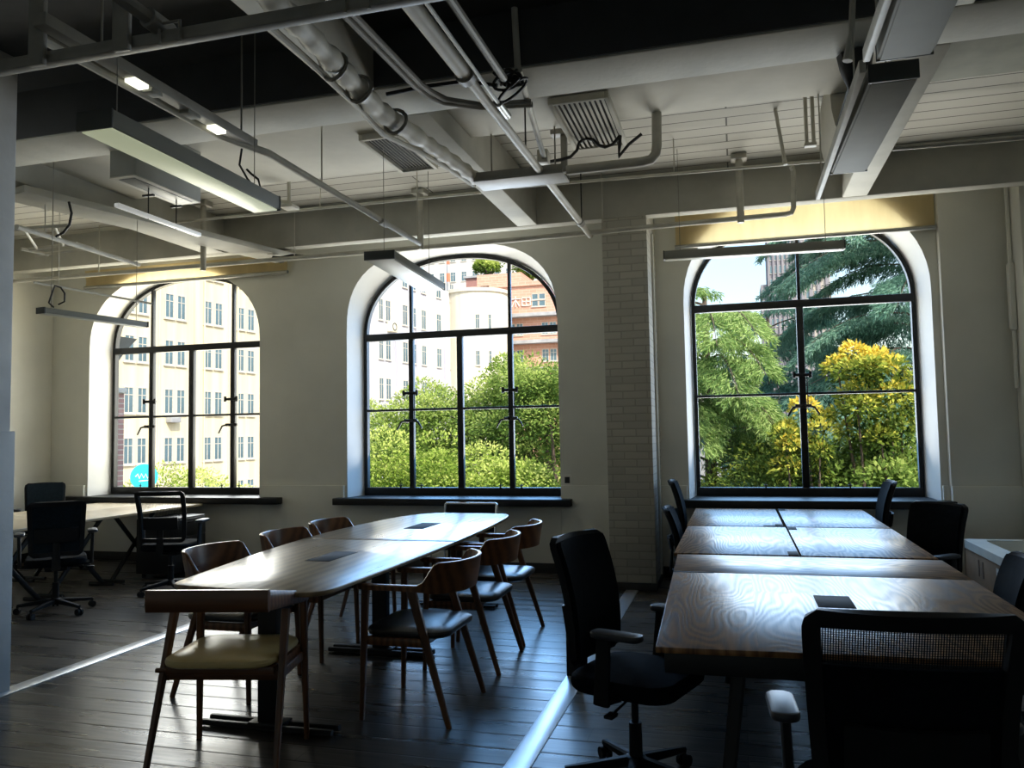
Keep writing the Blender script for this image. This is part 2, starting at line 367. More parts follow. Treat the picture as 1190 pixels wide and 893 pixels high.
        for i in range(ni-1):
            for j in range(nj-1):
                if not keep(i, j): continue
                q = (ix(i, j), ix(i+1, j), ix(i+1, j+1), ix(i, j+1))
                fs.append(q)
                if th == 0: continue
                fs.append(tuple(K+a for a in reversed(q)))
                for (di, dj, a, b) in ((0, -1, q[1], q[0]), (1, 0, q[2], q[1]), (0, 1, q[3], q[2]), (-1, 0, q[0], q[3])):
                    if not keep(i+di, j+dj): fs.append((a, b, K+b, K+a))
        return s.add(A+(B if th else []), fs)
    def build(s, name, mat, parent=None, smooth=35, loc=None):
        me = bpy.data.meshes.new(name); me.from_pydata(s.v, [], s.f); me.update()
        bm = bmesh.new(); bm.from_mesh(me)
        loose = [v for v in bm.verts if not v.link_faces]
        if loose: bmesh.ops.delete(bm, geom=loose, context='VERTS')
        bmesh.ops.recalc_face_normals(bm, faces=bm.faces[:]); bm.to_mesh(me); bm.free()
        if smooth:
            for p in me.polygons: p.use_smooth = True
            me.set_sharp_from_angle(angle=R(smooth))
        me.materials.append(mat if not isinstance(mat, str) else M[mat])
        o = bpy.data.objects.new(name, me); col.objects.link(o)
        if loc is not None: o.location = loc
        if parent is not None: o.parent = parent
        return o

def tag(o, label=None, cat=None, group=None, kind=None):
    for k, v in (('label', label), ('category', cat), ('group', group), ('kind', kind)):
        if v: o[k] = v
    return o
def empty(name, label, cat, loc=(0, 0, 0), rz=0, group=None, kind=None):
    o = bpy.data.objects.new(name, None); col.objects.link(o); o.empty_display_size = .1
    o.location = loc; o.rotation_euler = (0, 0, rz); return tag(o, label, cat, group, kind)
def struct(mb, name, mat, label=None, smooth=35, parent=None):
    o = mb.build(name, mat, parent, smooth); o['kind'] = 'structure'
    if label: o['label'] = label
    return o
def thing(mb, name, mat, label, cat, group=None, smooth=35):
    return tag(mb.build(name, mat, None, smooth), label, cat, group)
KIDS = {}
def children(o): return [c for c in bpy.data.objects if c.parent is o]
def copy_tree(o, parent=None):
    c = o.copy(); col.objects.link(c)
    if parent is not None: c.parent = parent
    for ch in children(o): copy_tree(ch, c)
    return c

# ------------------------------------------------------------------ camera
H = 1.55
cam_d = bpy.data.cameras.new('camera'); cam = bpy.data.objects.new('camera', cam_d); col.objects.link(cam); scene.camera = cam
cam_d.sensor_width = 36; cam_d.lens = 931.7/1190*36; cam_d.clip_start = .05; cam_d.clip_end = 1000
yaw, pit, rol = R(15.584), R(3.543), R(-.9964)
f = Vector((-sin(yaw)*cos(pit), cos(yaw)*cos(pit), sin(pit))); r = Vector((cos(yaw), sin(yaw), 0)); u = r.cross(f)
r2 = r*cos(rol)+u*sin(rol); u2 = u*cos(rol)-r*sin(rol)
cam.matrix_world = Matrix(((r2.x, u2.x, -f.x, 0), (r2.y, u2.y, -f.y, 0), (r2.z, u2.z, -f.z, H), (0, 0, 0, 1)))

# ------------------------------------------------------------------ room shell
WY, FY = 8.8, 9.22          # inner wall face, window frame plane
XL, XR, YB, ZC = -8.95, 3.6, -4.0, 4.1
WIN = [dict(c=-7.035, a=1.30, b=.95, n=2.3, zs=2.79, fa=1.275, fb=.955, fn=2.2, fzs=2.79, fy=9.22),
       dict(c=-3.22, a=1.31, b=1.0, n=2.75, zs=2.79, fa=1.275, fb=.96, fn=2.2, fzs=2.79, fy=9.22),
       dict(c=.705, a=1.215, b=1.05, n=2.2, zs=2.93, fa=1.165, fb=.97, fn=2.15, fzs=2.93, fy=9.30)]
SILL = .80
def arch(c, a, b, n, zs, zb, k=28):
    """closed outline of an arched opening in x,z"""
    pts = [(c-a, zb), (c+a, zb)]
    for i in range(k+1):
        t = pi*i/k; cx, sz = cos(t), sin(t)
        pts.append((c+a*math.copysign(abs(cx)**(2/n), cx), zs+b*abs(sz)**(2/n)))
    return pts
def wall_face(y, loops, x0, x1, z0, z1):
    bm = bmesh.new()
    def loop(ps):
        vs = [bm.verts.new((x, y, z)) for x, z in ps]
        return [bm.edges.new((vs[i], vs[(i+1) % len(vs)])) for i in range(len(vs))]
    es = loop([(x0, z0), (x1, z0), (x1, z1), (x0, z1)])
    for l in loops: es += loop(l)
    bmesh.ops.triangle_fill(bm, use_beauty=True, use_dissolve=False, edges=es)
    bm.verts.index_update()
    vs = [v.co[:] for v in bm.verts]; fs = [[v.index for v in f.verts] for f in bm.faces]; bm.free(); return vs, fs
w = MB()
inner = [arch(q['c'], q['a'], q['b'], q['n'], q['zs'], SILL) for q in WIN]
outer = [arch(q['c'], q['fa'], q['fb'], q['fn'], q['fzs'], SILL) for q in WIN]
w.add(*wall_face(WY, inner, XL-.3, XR+.3, -.3, 4.6)); w.add(*wall_face(9.45, [[(q['c']+(x-q['c'])*1.22, 2.3+(z-2.3)*1.22) for x, z in o_] for q, o_ in zip(WIN, outer)], XL-.8, XR+.3, -.3, 4.6))
wn = MB()
struct(w, 'wall_north', 'wall', 'off-white window wall with three arched openings', 20)
for i, (a, b) in enumerate(zip(inner, outer)):
    fy = WIN[i]['fy']
    rv = MB(); n = len(a)
    rv.add([(x, WY, z) for x, z in a]+[(x, fy+.035, z) for x, z in b]+[(WIN[i]['c']+(x-WIN[i]['c'])*1.22, 9.45, 2.3+(z-2.3)*1.22) for x, z in b],
           [(j, (j+1) % n, n+(j+1) % n, n+j) for j in range(n)]+[(n+j, n+(j+1) % n, 2*n+(j+1) % n, 2*n+j) for j in range(n)])
    struct(rv, 'trim_%d' % (i+1), 'reveal', 'plastered window reveal', 40)
struct(MB().box(XL-.3, XR+.3, YB-.3, 9.4, -.3, 0), 'floor', 'floor', 'dark wooden floorboards', 0)
struct(MB().box(XL-.3, XR+.3, YB-.3, 9.4, ZC, ZC+.3), 'ceiling', 'ceiling', 'off-white boarded ceiling', 0)
struct(MB().box(XL-.3, XL, YB-.3, 9.4, 0, ZC), 'wall_west', 'wall', smooth=0)
struct(MB().box(XR, XR+.3, YB-.3, 9.4, 0, ZC), 'wall_east', 'wall', smooth=0)
struct(MB().box(XL, XR, YB-.3, YB, 0, ZC), 'wall_south', 'wall', smooth=0)
# shallow pier at the right end of the window wall, lower dado blocks, skirting
struct(MB().box(1.99, 2.6, 8.70, 8.80, 0, 4.1, .01), 'wall_pier', 'wall', 'shallow wall pier right of the third window')
struct(MB().box(2.6, XR, 8.35, 8.80, 0, 4.1, .01).box(2.6, XR, 8.33, 8.36, 0, .965, .004), 'wall_pier', 'wall', 'deep wall pier in the right corner')
d = MB()
for x0, x1 in ((XL, -8.36), (-5.70, -4.56), (-1.90, -1.28), (-.82, -.53), (1.93, 1.99)): d.box(x0, x1, 8.755, 8.80, 0, .965, .004)
d.box(1.99, 2.6, 8.66, 8.70, 0, .965, .004)
for x0, x1 in ((-8.36, -5.70), (-4.56, -1.90), (-.53, 1.93)): d.box(x0, x1, 8.755, 8.80, 0, .78, .004)
struct(d, 'trim_4', 'wall', 'low plaster ledge of the window wall')
b = MB()
for x0, x1 in ((XL, -1.28), (-.82, 1.99)): b.box(x0, x1, 8.735, 8.757, 0, .11, .003)
struct(b, 'baseboard_north', 'baseboard', 'black skirting board')
struct(MB().box(XL, XL+.02, 4, 8.75, 0, .11, .003), 'baseboard_west', 'baseboard')
# pier of whitewashed brick
struct(MB().box(-1.25, -.80, 7.96, 8.80, 0, 4.1, .006), 'pillar', 'white_brick', 'whitewashed brick pier between the windows')
struct(MB().box(-1.26, -.79, 7.945, 8.80, 0, .075, .003), 'trim_5', 'baseboard')
struct(MB().cyl((-.786, 8.35, .1), (-.786, 8.35, 3.6), .013, n=10), 'trim_6', 'wall', 'painted pipe beside the brick pier')
# column at left edge of the picture
struct(MB().box(-5.2, -4.445, 3.35, 4.06, 0, 4.1, .015), 'column', 'paint_chip', 'painted column at the left edge')
struct(MB().box(-5.215, -4.425, 3.33, 4.075, 0, 1.62, .006), 'column', 'paint_chip', 'painted lower casing of the left column')
# beams (soffit 3.70)
ZS = 3.70
def beam(x0, x1, y0, y1, z0, label, mat='beam', bev=.012): return struct(MB().box(x0, x1, y0, y1, z0, 4.12, bev), 'ceiling_beam', mat, label)
beam(XL, XR, 7.95, 8.10, ZS, 'white beam in front of the window wall')
beam(XL, XR, 4.47, 4.90, ZS, 'broad beam crossing the room')
beam(-2.33, -2.10, YB, 4.47, ZS, 'beam from the broad beam toward the viewer')
beam(-2.13, -1.92, 4.90, 7.95, ZS, 'centre beam running to the windows')
beam(1.02, 1.24, YB, 4.47, ZS, 'right beam toward the viewer')
beam(1.02, 1.24, 4.90, 7.95, ZS, 'right beam running to the windows')
beam(-5.9, -5.65, 4.9, 7.95, ZS, 'left beam running to the windows')
beam(XL, XR, 1.0, 1.4, ZS, 'beam nearest the viewer')
struct(MB().box(-1.92, 1.02, 4.90, 5.83, 3.86, 4.12, .006), 'ceiling_board', 'panel', 'beige ceiling board in the middle bay')
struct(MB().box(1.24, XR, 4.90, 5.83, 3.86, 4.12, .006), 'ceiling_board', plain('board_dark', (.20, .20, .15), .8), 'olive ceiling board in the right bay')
struct(MB().box(-5.65, -2.13, 4.90, 6.5, 3.92, 4.12, .006), 'ceiling_board', 'panel', 'beige ceiling board in the left bay')
struct(MB().box(XL, XR, 4.452, 4.47, ZS+.012, 4.1, .003), 'ceiling_board', plain('beam_side_shade', (.05, .052, .052), .85), 'added dark sheet painting shade on the viewer side of the broad beam')  # dark sheet added to stand for shade on the beam's unlit side
for x0, x1 in ((XL, -2.33), (-2.10, 1.02), (1.24, XR)): struct(MB().box(x0, x1, 1.4, 4.452, 4.05, 4.1, .003), 'ceiling_board', 'beam_side_shade_' if False else plain('near_ceiling_shade', (.07, .072, .07), .85), 'added dark sheet painting shade on the ceiling nearest the viewer')  # shade of the near bay put into dark sheets under the ceiling
# metal floor strips
for nm, x, lb in (('trim_7', -1.035, 'metal floor strip beside the right table'), ('trim_8', -4.43, 'metal floor strip beside the left column')):
    struct(MB().box(x-.062, x+.062, -2, 8.7, 0, .006, .002), nm, 'strip', lb)

# ------------------------------------------------------------------ windows
def window(i):
    q = WIN[i]; c, a, b, n, zs, fy = q['c'], q['fa'], q['fb'], q['fn'], q['fzs'], q['fy']
    zb = SILL+.015
    root = empty('window_%d' % (i+1), None, None, (c, fy, zb), kind='structure')
    root['label'] = ['arched black steel window showing the cream building', 'arched black steel window showing green trees and a brick building', 'arched two-column steel window showing cedar and yellow tree'][i]
    X = lambda x: x-c
    Z = lambda z: z-zb
    P = [Vector((x-c, 0, z-zb)) for x, z in arch(c, a-.004, b-.004, n, zs, zb, 40)]
    def offset(d):
        o = []
        m = len(P)
        for k, p in enumerate(P):
            t = (P[(k+1) % m]-P[k-1]); t.normalize(); nr = Vector((-t.z, 0, t.x)); o.append(p+nr*d)
        # square corners at the bottom
        o[0] = P[0]+Vector((d, 0, d*2.3)); o[1] = P[1]+Vector((-d, 0, d*2.3)); o[2] = P[2]+Vector((-d, 0, 0)); o[-1] = P[-1]+Vector((d, 0, 0)); return o
    I = offset(.042)
    rings = [[p+Vector((0, -.035, 0)), p+Vector((0, .035, 0)), q_+Vector((0, .035, 0)), q_+Vector((0, -.035, 0))] for p, q_ in zip(P, I)]
    MB().loft(rings, closed=True).build('window_frame', 'frame_black', root)
    # panes: one sheet of glass
    g = MB(); g.add([p for p in I], [tuple(range(len(I)))]); g.build('pane', 'glass', root, 0)
    mu = MB()
    top = lambda x: Z(zs+b*(max(0, 1-(abs(x)/a)**n))**(1/n))
    tz = Z(zs+.0); th = .05
    mz = Z(1.865 if i < 2 else 1.93)
    mu.box(-a+.02, a-.02, -.04, .03, tz-th, tz+th*.7, .006)
    xs = (-a/2, 0, a/2) if i < 2 else (0,)
    for x in xs:
        wd = .036 if x == 0 else .030
        mu.box(x-wd, x+wd, -.038, .03, .05, tz, .005)
        if i == 2 or x != 0: mu.box(x-.017, x+.017, -.03, .03, tz, top(x)-.01, .004)
    edges = [-a]+list(xs)+[a]
    for x0, x1 in zip(edges, edges[1:]): mu.box(x0+.02, x1-.02, -.028, .028, mz-.014, mz+.014, .004)
    mu.box(-a+.02, a-.02, -.045, .03, .0, .095, .005)
    mu.build('glazing_bars', 'frame_black', root)
    for x in ((-a/2, a/2) if i < 2 else (0,)):
        h = MB()
        h.box(x-.085, x+.085, -.068, -.035, mz-.135-.02, mz-.135+.02, .006)
        h.cyl((x, -.04, mz-.135), (x, -.085, mz-.135), .012, n=8)
        h.tube([(x-.02, -.085, mz-.13), (x-.11, -.09, mz-.15), (x-.165, -.09, mz-.245)], [.014, .013, .010], 6)
        if i > 0: h.tube([(x+.02, -.085, mz-.13), (x+.11, -.09, mz-.15), (x+.16, -.09, mz-.23)], [.014, .013, .010], 6)
        h.build('casement_handle', 'frame_black', root)
        h = MB().box(x-.095, x+.095, -.066, -.035, mz+.185, mz+.222, .006)
        h.cyl((x-.085, -.065, mz+.17), (x-.085, -.065, mz+.24), .017, n=8).cyl((x+.085, -.065, mz+.17), (x+.085, -.065, mz+.24), .017, n=8)
        h.build('casement_latch', 'frame_black', root)
        h = MB().cyl((x+.05, -.05, mz-.13), (x+.05, -.05, mz+.2), .006, n=6); h.build('latch_rod', 'frame_black', root)
    for x in ((-a/2-.14, -a/2+.13, a/2-.14, a/2+.12) if i < 2 else (-.42, .44)):
        h = MB().cyl((x, -.05, .09), (x, -.05, .125), .008, n=8).box(x-.022, x+.022, -.06, -.04, .12, .128, .002).cyl((x, -.05, .128), (x, -.05, .15), .006, n=6)
        h.box(x-.06, x+.03, -.055, -.04, .085, .095, .002); h.build('stay_pin', 'frame_black', root)
for i in range(3): window(i)
for x0, x1, fy in ((-8.62, -5.385, 9.22), (-4.64, -1.775, 9.22), (-.60, 2.02, 9.30)):
    o = MB().box(x0, x1, 8.62, 8.80, .742, .822, .008).box(max(x0, x0+.1), x1-.12, 8.79, fy+.03, .745, .818, .004)
    struct(o, 'window_sill', 'frame_black', 'black window sill board')
#FURNITURE

# ------------------------------------------------------------------ furniture
def rrect(w, d, r, cx=0, cy=0, n=5):
    pts = []
    for sx, sy, a0 in ((1, -1, -90), (1, 1, 0), (-1, 1, 90), (-1, -1, 180)):
        for k in range(n+1):
            a = R(a0+90*k/n); pts.append((cx+sx*(w/2-r)+r*cos(a), cy+sy*(d/2-r)+r*sin(a)))
    return pts
def catmull(P, sub=5):
    o = []; n = len(P)
    for i in range(n):
        p0, p1, p2, p3 = (Vector(P[(i+k) % n]) for k in (-1, 0, 1, 2))
        for k in range(sub):
            t = k/sub
            o.append(.5*((2*p1)+(p2-p0)*t+(2*p0-5*p1+4*p2-p3)*t*t+(3*p1-p0-3*p2+p3)*t**3))
    return o
def cushion(mb, w, d, z0, z1, r=.09, cx=0, cy=0, dome=.012):
    def ring(s, z): return [(x, y, z) for x, y in rrect(w*s, d*s, r*s, cx, cy)]
    h = z1-z0
    return mb.loft([ring(.93, z0), ring(.985, z0+h*.2), ring(1, z0+h*.5), ring(.985, z0+h*.8), ring(.93, z1), ring(.7, z1+dome*.6), ring(.3, z1+dome)])

def wooden_chair(straight=False):
    root = empty('wooden_armchair', None, 'chair')
    AZ = .735
    for sx in (-1, 1):
        MB().bar((sx*.285, .245, 0), (sx*.272, .225, AZ-.02), .024, .026, .038, .042).build('leg', 'walnut_z', root)
        MB().bar((sx*.305, -.27, 0), (sx*.277, -.045, AZ-.015), .024, .028, .036, .052).build('leg', 'walnut_z', root)
        if straight:
            MB().bar((sx*.267, -.285, .808), (sx*.276, .262, .722), .036, .094, .034, .05, xdir=(1, 0, 0)).build('armrest', 'walnut', root)
            continue
        rings = []
        for y, wd, th in ((.275, .020, .020), (.262, .042, .028), (.2, .05, .03), (.1, .046, .03), (0, .042, .03), (-.09, .036, .034)):
            x = sx*(.272+.012*(1-(y/.28)**2)); z = AZ
            rings.append([(x-wd/2, y, z-th), (x-wd/2, y, z-.004), (x-wd/2+.006, y, z), (x+wd/2-.006, y, z), (x+wd/2, y, z-.004), (x+wd/2, y, z-th)])
        MB().loft(rings).build('armrest', 'walnut', root)
    # bent back rail
    rings = []; K = 28
    for k in range(K+1):
        t = -1+2*k/K; a = t*pi/2
        x = .284*sin(a)*(1-.0*abs(t)); y = -.085-.225*cos(a)**.85 if abs(t) < 1 else -.085
        s = min(1, max(0, (1-abs(t))/.27)); s = s*s*(3-2*s)
        zt = AZ+.125*s; zb = AZ-.034-.012*s
        n = Vector((.284*sin(a)*.6, -.225*cos(a)-.02, 0)).normalized(); th = .030-.008*s
        lean = .022*s
        P0 = Vector((x, y, 0))
        q = []
        for off, z, ln in ((-th/2, zb, -.006*s), (-th/2, zt-.004, lean), (-th/2+.005, zt, lean), (th/2-.005, zt, lean), (th/2, zt-.004, lean), (th/2, zb, -.006*s)):
            p = P0+n*(off+ln); q.append((p.x, p.y, z))
        rings.append(q)
    if straight:
        MB().bar((-.29, -.292, .81), (.285, -.292, .81), .034, .10, xdir=(0, 1, 0)).build('backrest', 'walnut', root)
    else: MB().loft(rings).build('backrest', 'walnut', root)
    dz = .04 if straight else 0
    cushion(MB(), .53, .50, .445+dz, .49+dz, .10, 0, .005, .014).build('seat', 'seat_glare' if straight else 'leather', root)
    fr = MB()
    for sx in (-1, 1): fr.bar((sx*.265, .22, .425), (sx*.272, -.125, .425), .024, .045)
    fr.bar((-.262, .2, .425), (.262, .2, .425), .024, .045, xdir=(0, 1, 0)).bar((-.268, -.11, .425), (.268, -.11, .425), .024, .045, xdir=(0, 1, 0))
    fr.box(-.22, .22, -.1, .19, .425, .447+dz, .004)
    if straight: fr.box(-.262, .262, -.17, .23, .44, .48, .006).cyl((-.31, -.16, .46), (-.262, -.16, .46), .012, n=8)
    fr.build('seat_frame', 'walnut', root)
    return root
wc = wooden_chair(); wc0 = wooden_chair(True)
WCG = 'wooden armchairs around the long walnut table'
spots = [(-2.415, 3.49, 12, 'wooden armchair with window glare painted on its seat at the near end of the long table, back to viewer'),
         (-1.785, 4.385, 90, 'nearest wooden armchair on the window-light right side of the long table, black leather seat fully visible'),
         (-1.80, 5.335, 91, 'middle wooden armchair on the right side of the long table'),
         (-1.82, 6.06, 90, 'wooden armchair on the right side of the long table, last before the brick pier'),
         (-3.06, 4.50, -90, 'nearest wooden armchair on the left side of the long table'),
         (-3.05, 5.33, -89, 'middle wooden armchair on the left side of the long table'),
         (-3.07, 6.05, -90, 'wooden armchair on the left side of the long table, farthest toward the windows')]
spots[1] = spots[1][:3]+('wooden armchair on the right side of the long table, nearest the viewer',)
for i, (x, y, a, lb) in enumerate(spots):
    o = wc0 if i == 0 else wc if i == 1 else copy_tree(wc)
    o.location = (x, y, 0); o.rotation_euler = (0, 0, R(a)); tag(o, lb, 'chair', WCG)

# long walnut table
def long_table():
    root = empty('conference_table', 'long boat-shaped walnut conference table on black pedestals', 'table', (-2.6, 5.4, 0))
    k = .9625
    right = [(-2.15, 3.765), (-2.115, 3.80), (-2.085, 3.90), (-2.075, 4.2), (-2.065, 4.67), (-2.06, 5.60), (-2.08, 6.4), (-2.13, 7.2), (-2.20, 7.68)]
    left = [(-3.0, 7.78), (-3.24, 7.4), (-3.34, 6.5), (-3.34, 5.83), (-3.27, 5.1), (-3.17, 4.46), (-3.10, 4.03), (-3.075, 3.90), (-3.05, 3.85), (-3.01, 3.82)]
    near = [(-2.95, 3.805), (-2.6, 3.765), (-2.25, 3.74), (-2.19, 3.745)]; far = [(-2.32, 7.79), (-2.66, 7.81)]
    full = catmull([Vector((x*k+2.6, y*k-5.4, 0)) for x, y in near+right+far+left], 4)
    ys = 5.72*k-5.4
    for half in (0, 1):
        pts = []; n = len(full)
        for i in range(n):
            a, b = full[i], full[(i+1) % n]
            ina = (a.y < ys) == (half == 0); inb = (b.y < ys) == (half == 0)
            if ina: pts.append((a.x, a.y))
            if ina != inb:
                t = (ys-a.y)/(b.y-a.y); yy = ys+(-.003 if half == 0 else .003); pts.append((a.x+(b.x-a.x)*t, yy))
        MB().slab(pts, .753, .78, .009).build('tabletop', 'table_walnut', root)
    for cx, cy, w_, d_ in ((-2.54, 4.72, .17, .40), (-2.60, 6.42, .17, .42)):
        MB().box(cx+2.6-w_/2, cx+2.6+w_/2, cy-5.4-d_/2, cy-5.4+d_/2, .7785, .7825, .001).build('cable_flap', 'grille_dark', root)
    fb = MB()
    for x in (-.12, .16): fb.box(x-.02, x+.02, -1.75, 1.9, .70, .753, .004)
    for y in (-1.55, -.04, 1.5): fb.box(-.38, .38, y-.04, y+.04, .705, .753, .004)
    fb.build('under_frame', 'black', root)
    for y, x in ((3.87, -2.455), (5.36, -2.50), (6.93, -2.50)):
        p = MB().box(x+2.6-.055, x+2.6+.055, y-5.4-.035, y-5.4+.035, .035, .71, .006).build('pedestal', 'black', root)
        MB().bar((x+2.6-.39, y-5.4-.04, .02), (x+2.6+.39, y-5.4-.04, .02), .035, .03, xdir=(0, 1, 0)).bar((x+2.6-.39, y-5.4+.04, .02), (x+2.6+.39, y-5.4+.04, .02), .035, .03, xdir=(0, 1, 0)).box(x+2.6-.1, x+2.6+.1, y-5.4-.06, y-5.4+.06, .02, .045, .004).build('foot', 'black', p)
long_table()

# chrome framed chair beyond the far end of the walnut table
def chrome_chair():
    root = empty('chrome_frame_chair', 'black chair with chrome tube frame at far end of the walnut table', 'chair', (-2.67, 7.62, 0), R(180))
    fr = MB()
    for sx in (-1, 1):
        fr.tube([(sx*.25, .22, .012), (sx*.25, -.22, .012), (sx*.255, -.25, .03), (sx*.27, -.22, .42), (sx*.275, -.25, .62), (sx*.28, -.29, .825)], .012, 8)
        fr.tube([(sx*.25, .22, .012), (sx*.255, .2, .43), (sx*.26, -.2, .44)], .012, 8)
    fr.tube([(-.28, -.29, .825), (-.27, -.294, .838), (.27, -.294, .838), (.28, -.29, .825)], .012, 8)
    fr.build('frame', 'chrome', root)
    P = [[((u-.5)*.53, -.245-.045*v, .55+.27*v) for v in [j/6 for j in range(7)]] for u in [i/8 for i in range(9)]]
    MB().sheet(P, .012).build('backrest', 'plastic', root)
    cushion(MB(), .5, .46, .43, .465, .06).build('seat', 'leather', root)
chrome_chair()

# office chairs -------------------------------------------------------
def office_chair(meshmat, seatmat, wtop=.50, wbot=.44, hb=1.08, style='mesh'):
    root = empty('office_chair', None, 'chair')
    for k in range(5):
        a = R(90+72*k); d = Vector((cos(a), sin(a), 0))
        lg = MB().bar(d*.03+Vector((0, 0, .105)), d*.315+Vector((0, 0, .075)), .05, .045, .03, .026, xdir=(-d.y, d.x, 0)).build('base_leg', 'plastic', root)
        c = d*.315; t = Vector((-d.y, d.x, 0))
        w = MB()
        for s in (-1, 1): w.cyl(c+t*(s*.008)+Vector((0, 0, .028)), c+t*(s*.026)+Vector((0, 0, .028)), .028, n=14)
        w.cyl(c+Vector((0, 0, .03)), c+Vector((0, 0, .075)), .010, n=8); w.build('caster', 'plastic', lg)
    MB().lathe([(.045, .075), (.045, .125), (.03, .13), (.028, .27), (.016, .272), (.016, .40)]).build('gas_lift', 'plastic', root)
    m = MB().box(-.09, .09, -.13, .11, .385, .43, .01).bar((0, -.1, .40), (0, -.27, .43), .07, .03).bar((0, -.265, .42), (0, -.245, .72), .075, .022, .05, .018)
    m.build('tilt_mechanism', 'plastic', root)
    MB().tube([(.08, .02, .40), (.2, .03, .395), (.27, .03, .385)], .006, 6).box(.25, .31, .01, .05, .376, .392, .005).build('height_lever', 'plastic', root)
    cushion(MB(), .50, .49, .435, .505, .11, 0, .02, .01).build('seat', seatmat, root)
    NI, NJ = 24, 26
    def S(i, j):
        u = i/NI*2-1; v = j/NJ
        w = wbot+(wtop-wbot)*v
        # rounded corners
        rc = .055
        z = .53+(hb-.53)*v
        dz = min(z-.53, hb-z)
        if dz < rc: w -= 2*rc*.75*(1-math.sqrt(max(0, 1-((rc-dz)/rc)**2)))
        y = -.225-.05*sin(pi*min(1, max(0, (v-.0)))*.9)*-1*.55-.10*v**1.3+.035*u*u
        return (u*w/2, y, z)
    P = [[S(i, j) for j in range(NJ+1)] for i in range(NI+1)]
    border = lambda i, j: i < 2 or i >= NI-2 or j < 2 or j >= NJ-2
    b = MB().sheet(P, .028, border).build('backrest', 'plastic', root, 50)
    if style == 'padded':
        MB().sheet([[(x, y+.012+.022*sin(pi*i/NI)*sin(pi*j/NJ), z) for j, (x, y, z) in enumerate(r_)] for i, r_ in enumerate(P)], .045, lambda i, j: 0 < i < NI-1 and 0 < j < NJ-1).build('back_cushion', meshmat, b, 60)
    else:
        jm = int(NJ*.765) if style == 'half' else 0
        MB().sheet([[(x, y+.004, z) for x, y, z in r_] for r_ in P], 0, lambda i, j: not border(i, j) and j >= jm).build('back_mesh', meshmat, b)
        if jm: MB().sheet([[(x, y+.006, z) for x, y, z in r_] for r_ in P], .02, lambda i, j: not border(i, j) and j < jm).build('back_panel', 'fabric', b)
    l = MB().sheet([[(u*.17, -.262+.03*u*u-.02*v, .66+.12*v) for v in (0, .5, 1)] for u in (-1, -.5, 0, .5, 1)], .02).build('lumbar_support', 'plastic', b)
    for sx in (-1, 1):
        a = MB().bar((sx*.18, .0, .42), (sx*.285, -.01, .43), .06, .025, xdir=(0, 1, 0)).bar((sx*.285, -.01, .42), (sx*.292, .01, .70), .07, .03, .055, .03, xdir=(0, 1, 0))
        a = a.build('armrest', 'plastic', root)
        MB().slab(rrect(.085, .23, .036, sx*.292, .07), .70, .728, .01).build('arm_pad', 'arm_pad', a)
    return root
def put(o, x, y, a, lb, g, sz=1.0, sx=1.0):
    o.location = (x, y, 0); o.rotation_euler = (0, 0, R(a)); o.scale = (sx, sx, sz); tag(o, lb, 'chair', g)
G1 = 'black office chairs around the desk cluster'; G2 = 'black office chairs at the pale table'
oc = office_chair('mesh', 'fabric', .54, .47, 1.08, 'half')
put(oc, .40, 2.55, 3, 'nearest office chair with mesh strip back, cut by the lower edge of the photo', G1)
solid = office_chair('fabric', 'fabric', .46, .42, 1.08, 'padded')
put(solid, -.475, 3.63, -109, 'black armchair with padded back between the metal floor strip and the oak table', G1)
for x, y, a, lb, sz in ((-.36, 8.22, -90, 'black office chair on the left of the desks, closest to the window sill', .98),
                        (-.32, 7.08, -90, 'lower black office chair on the left of the desks, in front of the sill-side chair', .83),
                        (1.09, 8.22, 90, 'black office chair seen side-on, right of the desks under the third window', .97),
                        (1.22, 6.45, 132, 'black office chair turned toward the viewer, right of the desks before the cardboard box', .91),
                        (1.12, 4.72, 88, 'black office chair right of the desks, cut by the right edge', .81)):
    put(copy_tree(solid), x, y, a, lb, G1, sz)
tight = office_chair('navy', 'fabric', .46, .42, 1.02, 'padded')
put(tight, -6.02, 6.00, 45, 'black office chair beside the left column, turned to the pale table', G2)
o = copy_tree(tight); put(o, -8.42, 8.2, -135, 'dark office chair behind the pale table in the corner by the first window', G2)
open_ = office_chair('mesh_open', 'fabric', .50, .46, 1.04)
put(open_, -5.60, 7.02, 15, 'office chair with see-through mesh back beside the black cabinet', G2)

# desk cluster on the right -------------------------------------------
def apron(mb, x0, x1, y0, y1, z0=.685, z1=.722, t=.03):
    return mb.box(x0, x1, y0, y0+t, z0, z1, .003).box(x0, x1, y1-t, y1, z0, z1, .003).box(x0, x0+t, y0+t, y1-t, z0, z1, .003).box(x1-t, x1, y0+t, y1-t, z0, z1, .003)
def oak_table():
    root = empty('meeting_table', 'wide oak meeting table with black cable flap, nearest the viewer', 'table', (.41, 4.2, 0))
    def q(pts): return [(x-.41, y-4.2) for x, y in pts]
    MB().slab(q([(-.318, 3.06), (1.155, 3.13), (1.155, 4.695), (-.375, 4.695)]), .728, .75, .003).build('tabletop', 'table_oak', root)
    MB().slab(q([(-.376, 4.705), (1.155, 4.705), (1.155, 5.355), (-.398, 5.355)]), .728, .75, .003).build('tabletop', 'table_oak_across', root)
    MB().box(-.785, -.56, .485, .515, .7485, .7515, .0005).build('joint_strip', 'grille_dark', root)
    MB().box(-.085, .075, -.32, -.06, .7485, .7525, .001).build('cable_flap', 'grille_dark', root)
    apron(MB(), -.70, .73, -1.10, 1.12, .645, .729).build('under_frame', 'black', root)
    for x, y, dx, dy in ((-.42, -.78, -.09, -.10), (.50, -.78, .09, -.10), (-.42, .9, -.09, .1), (.50, .9, .09, .1)):
        MB().bar((x+dx, y+dy, 0), (x, y, .70), .05, .05, .06, .06).build('leg', 'black', root)
oak_table()
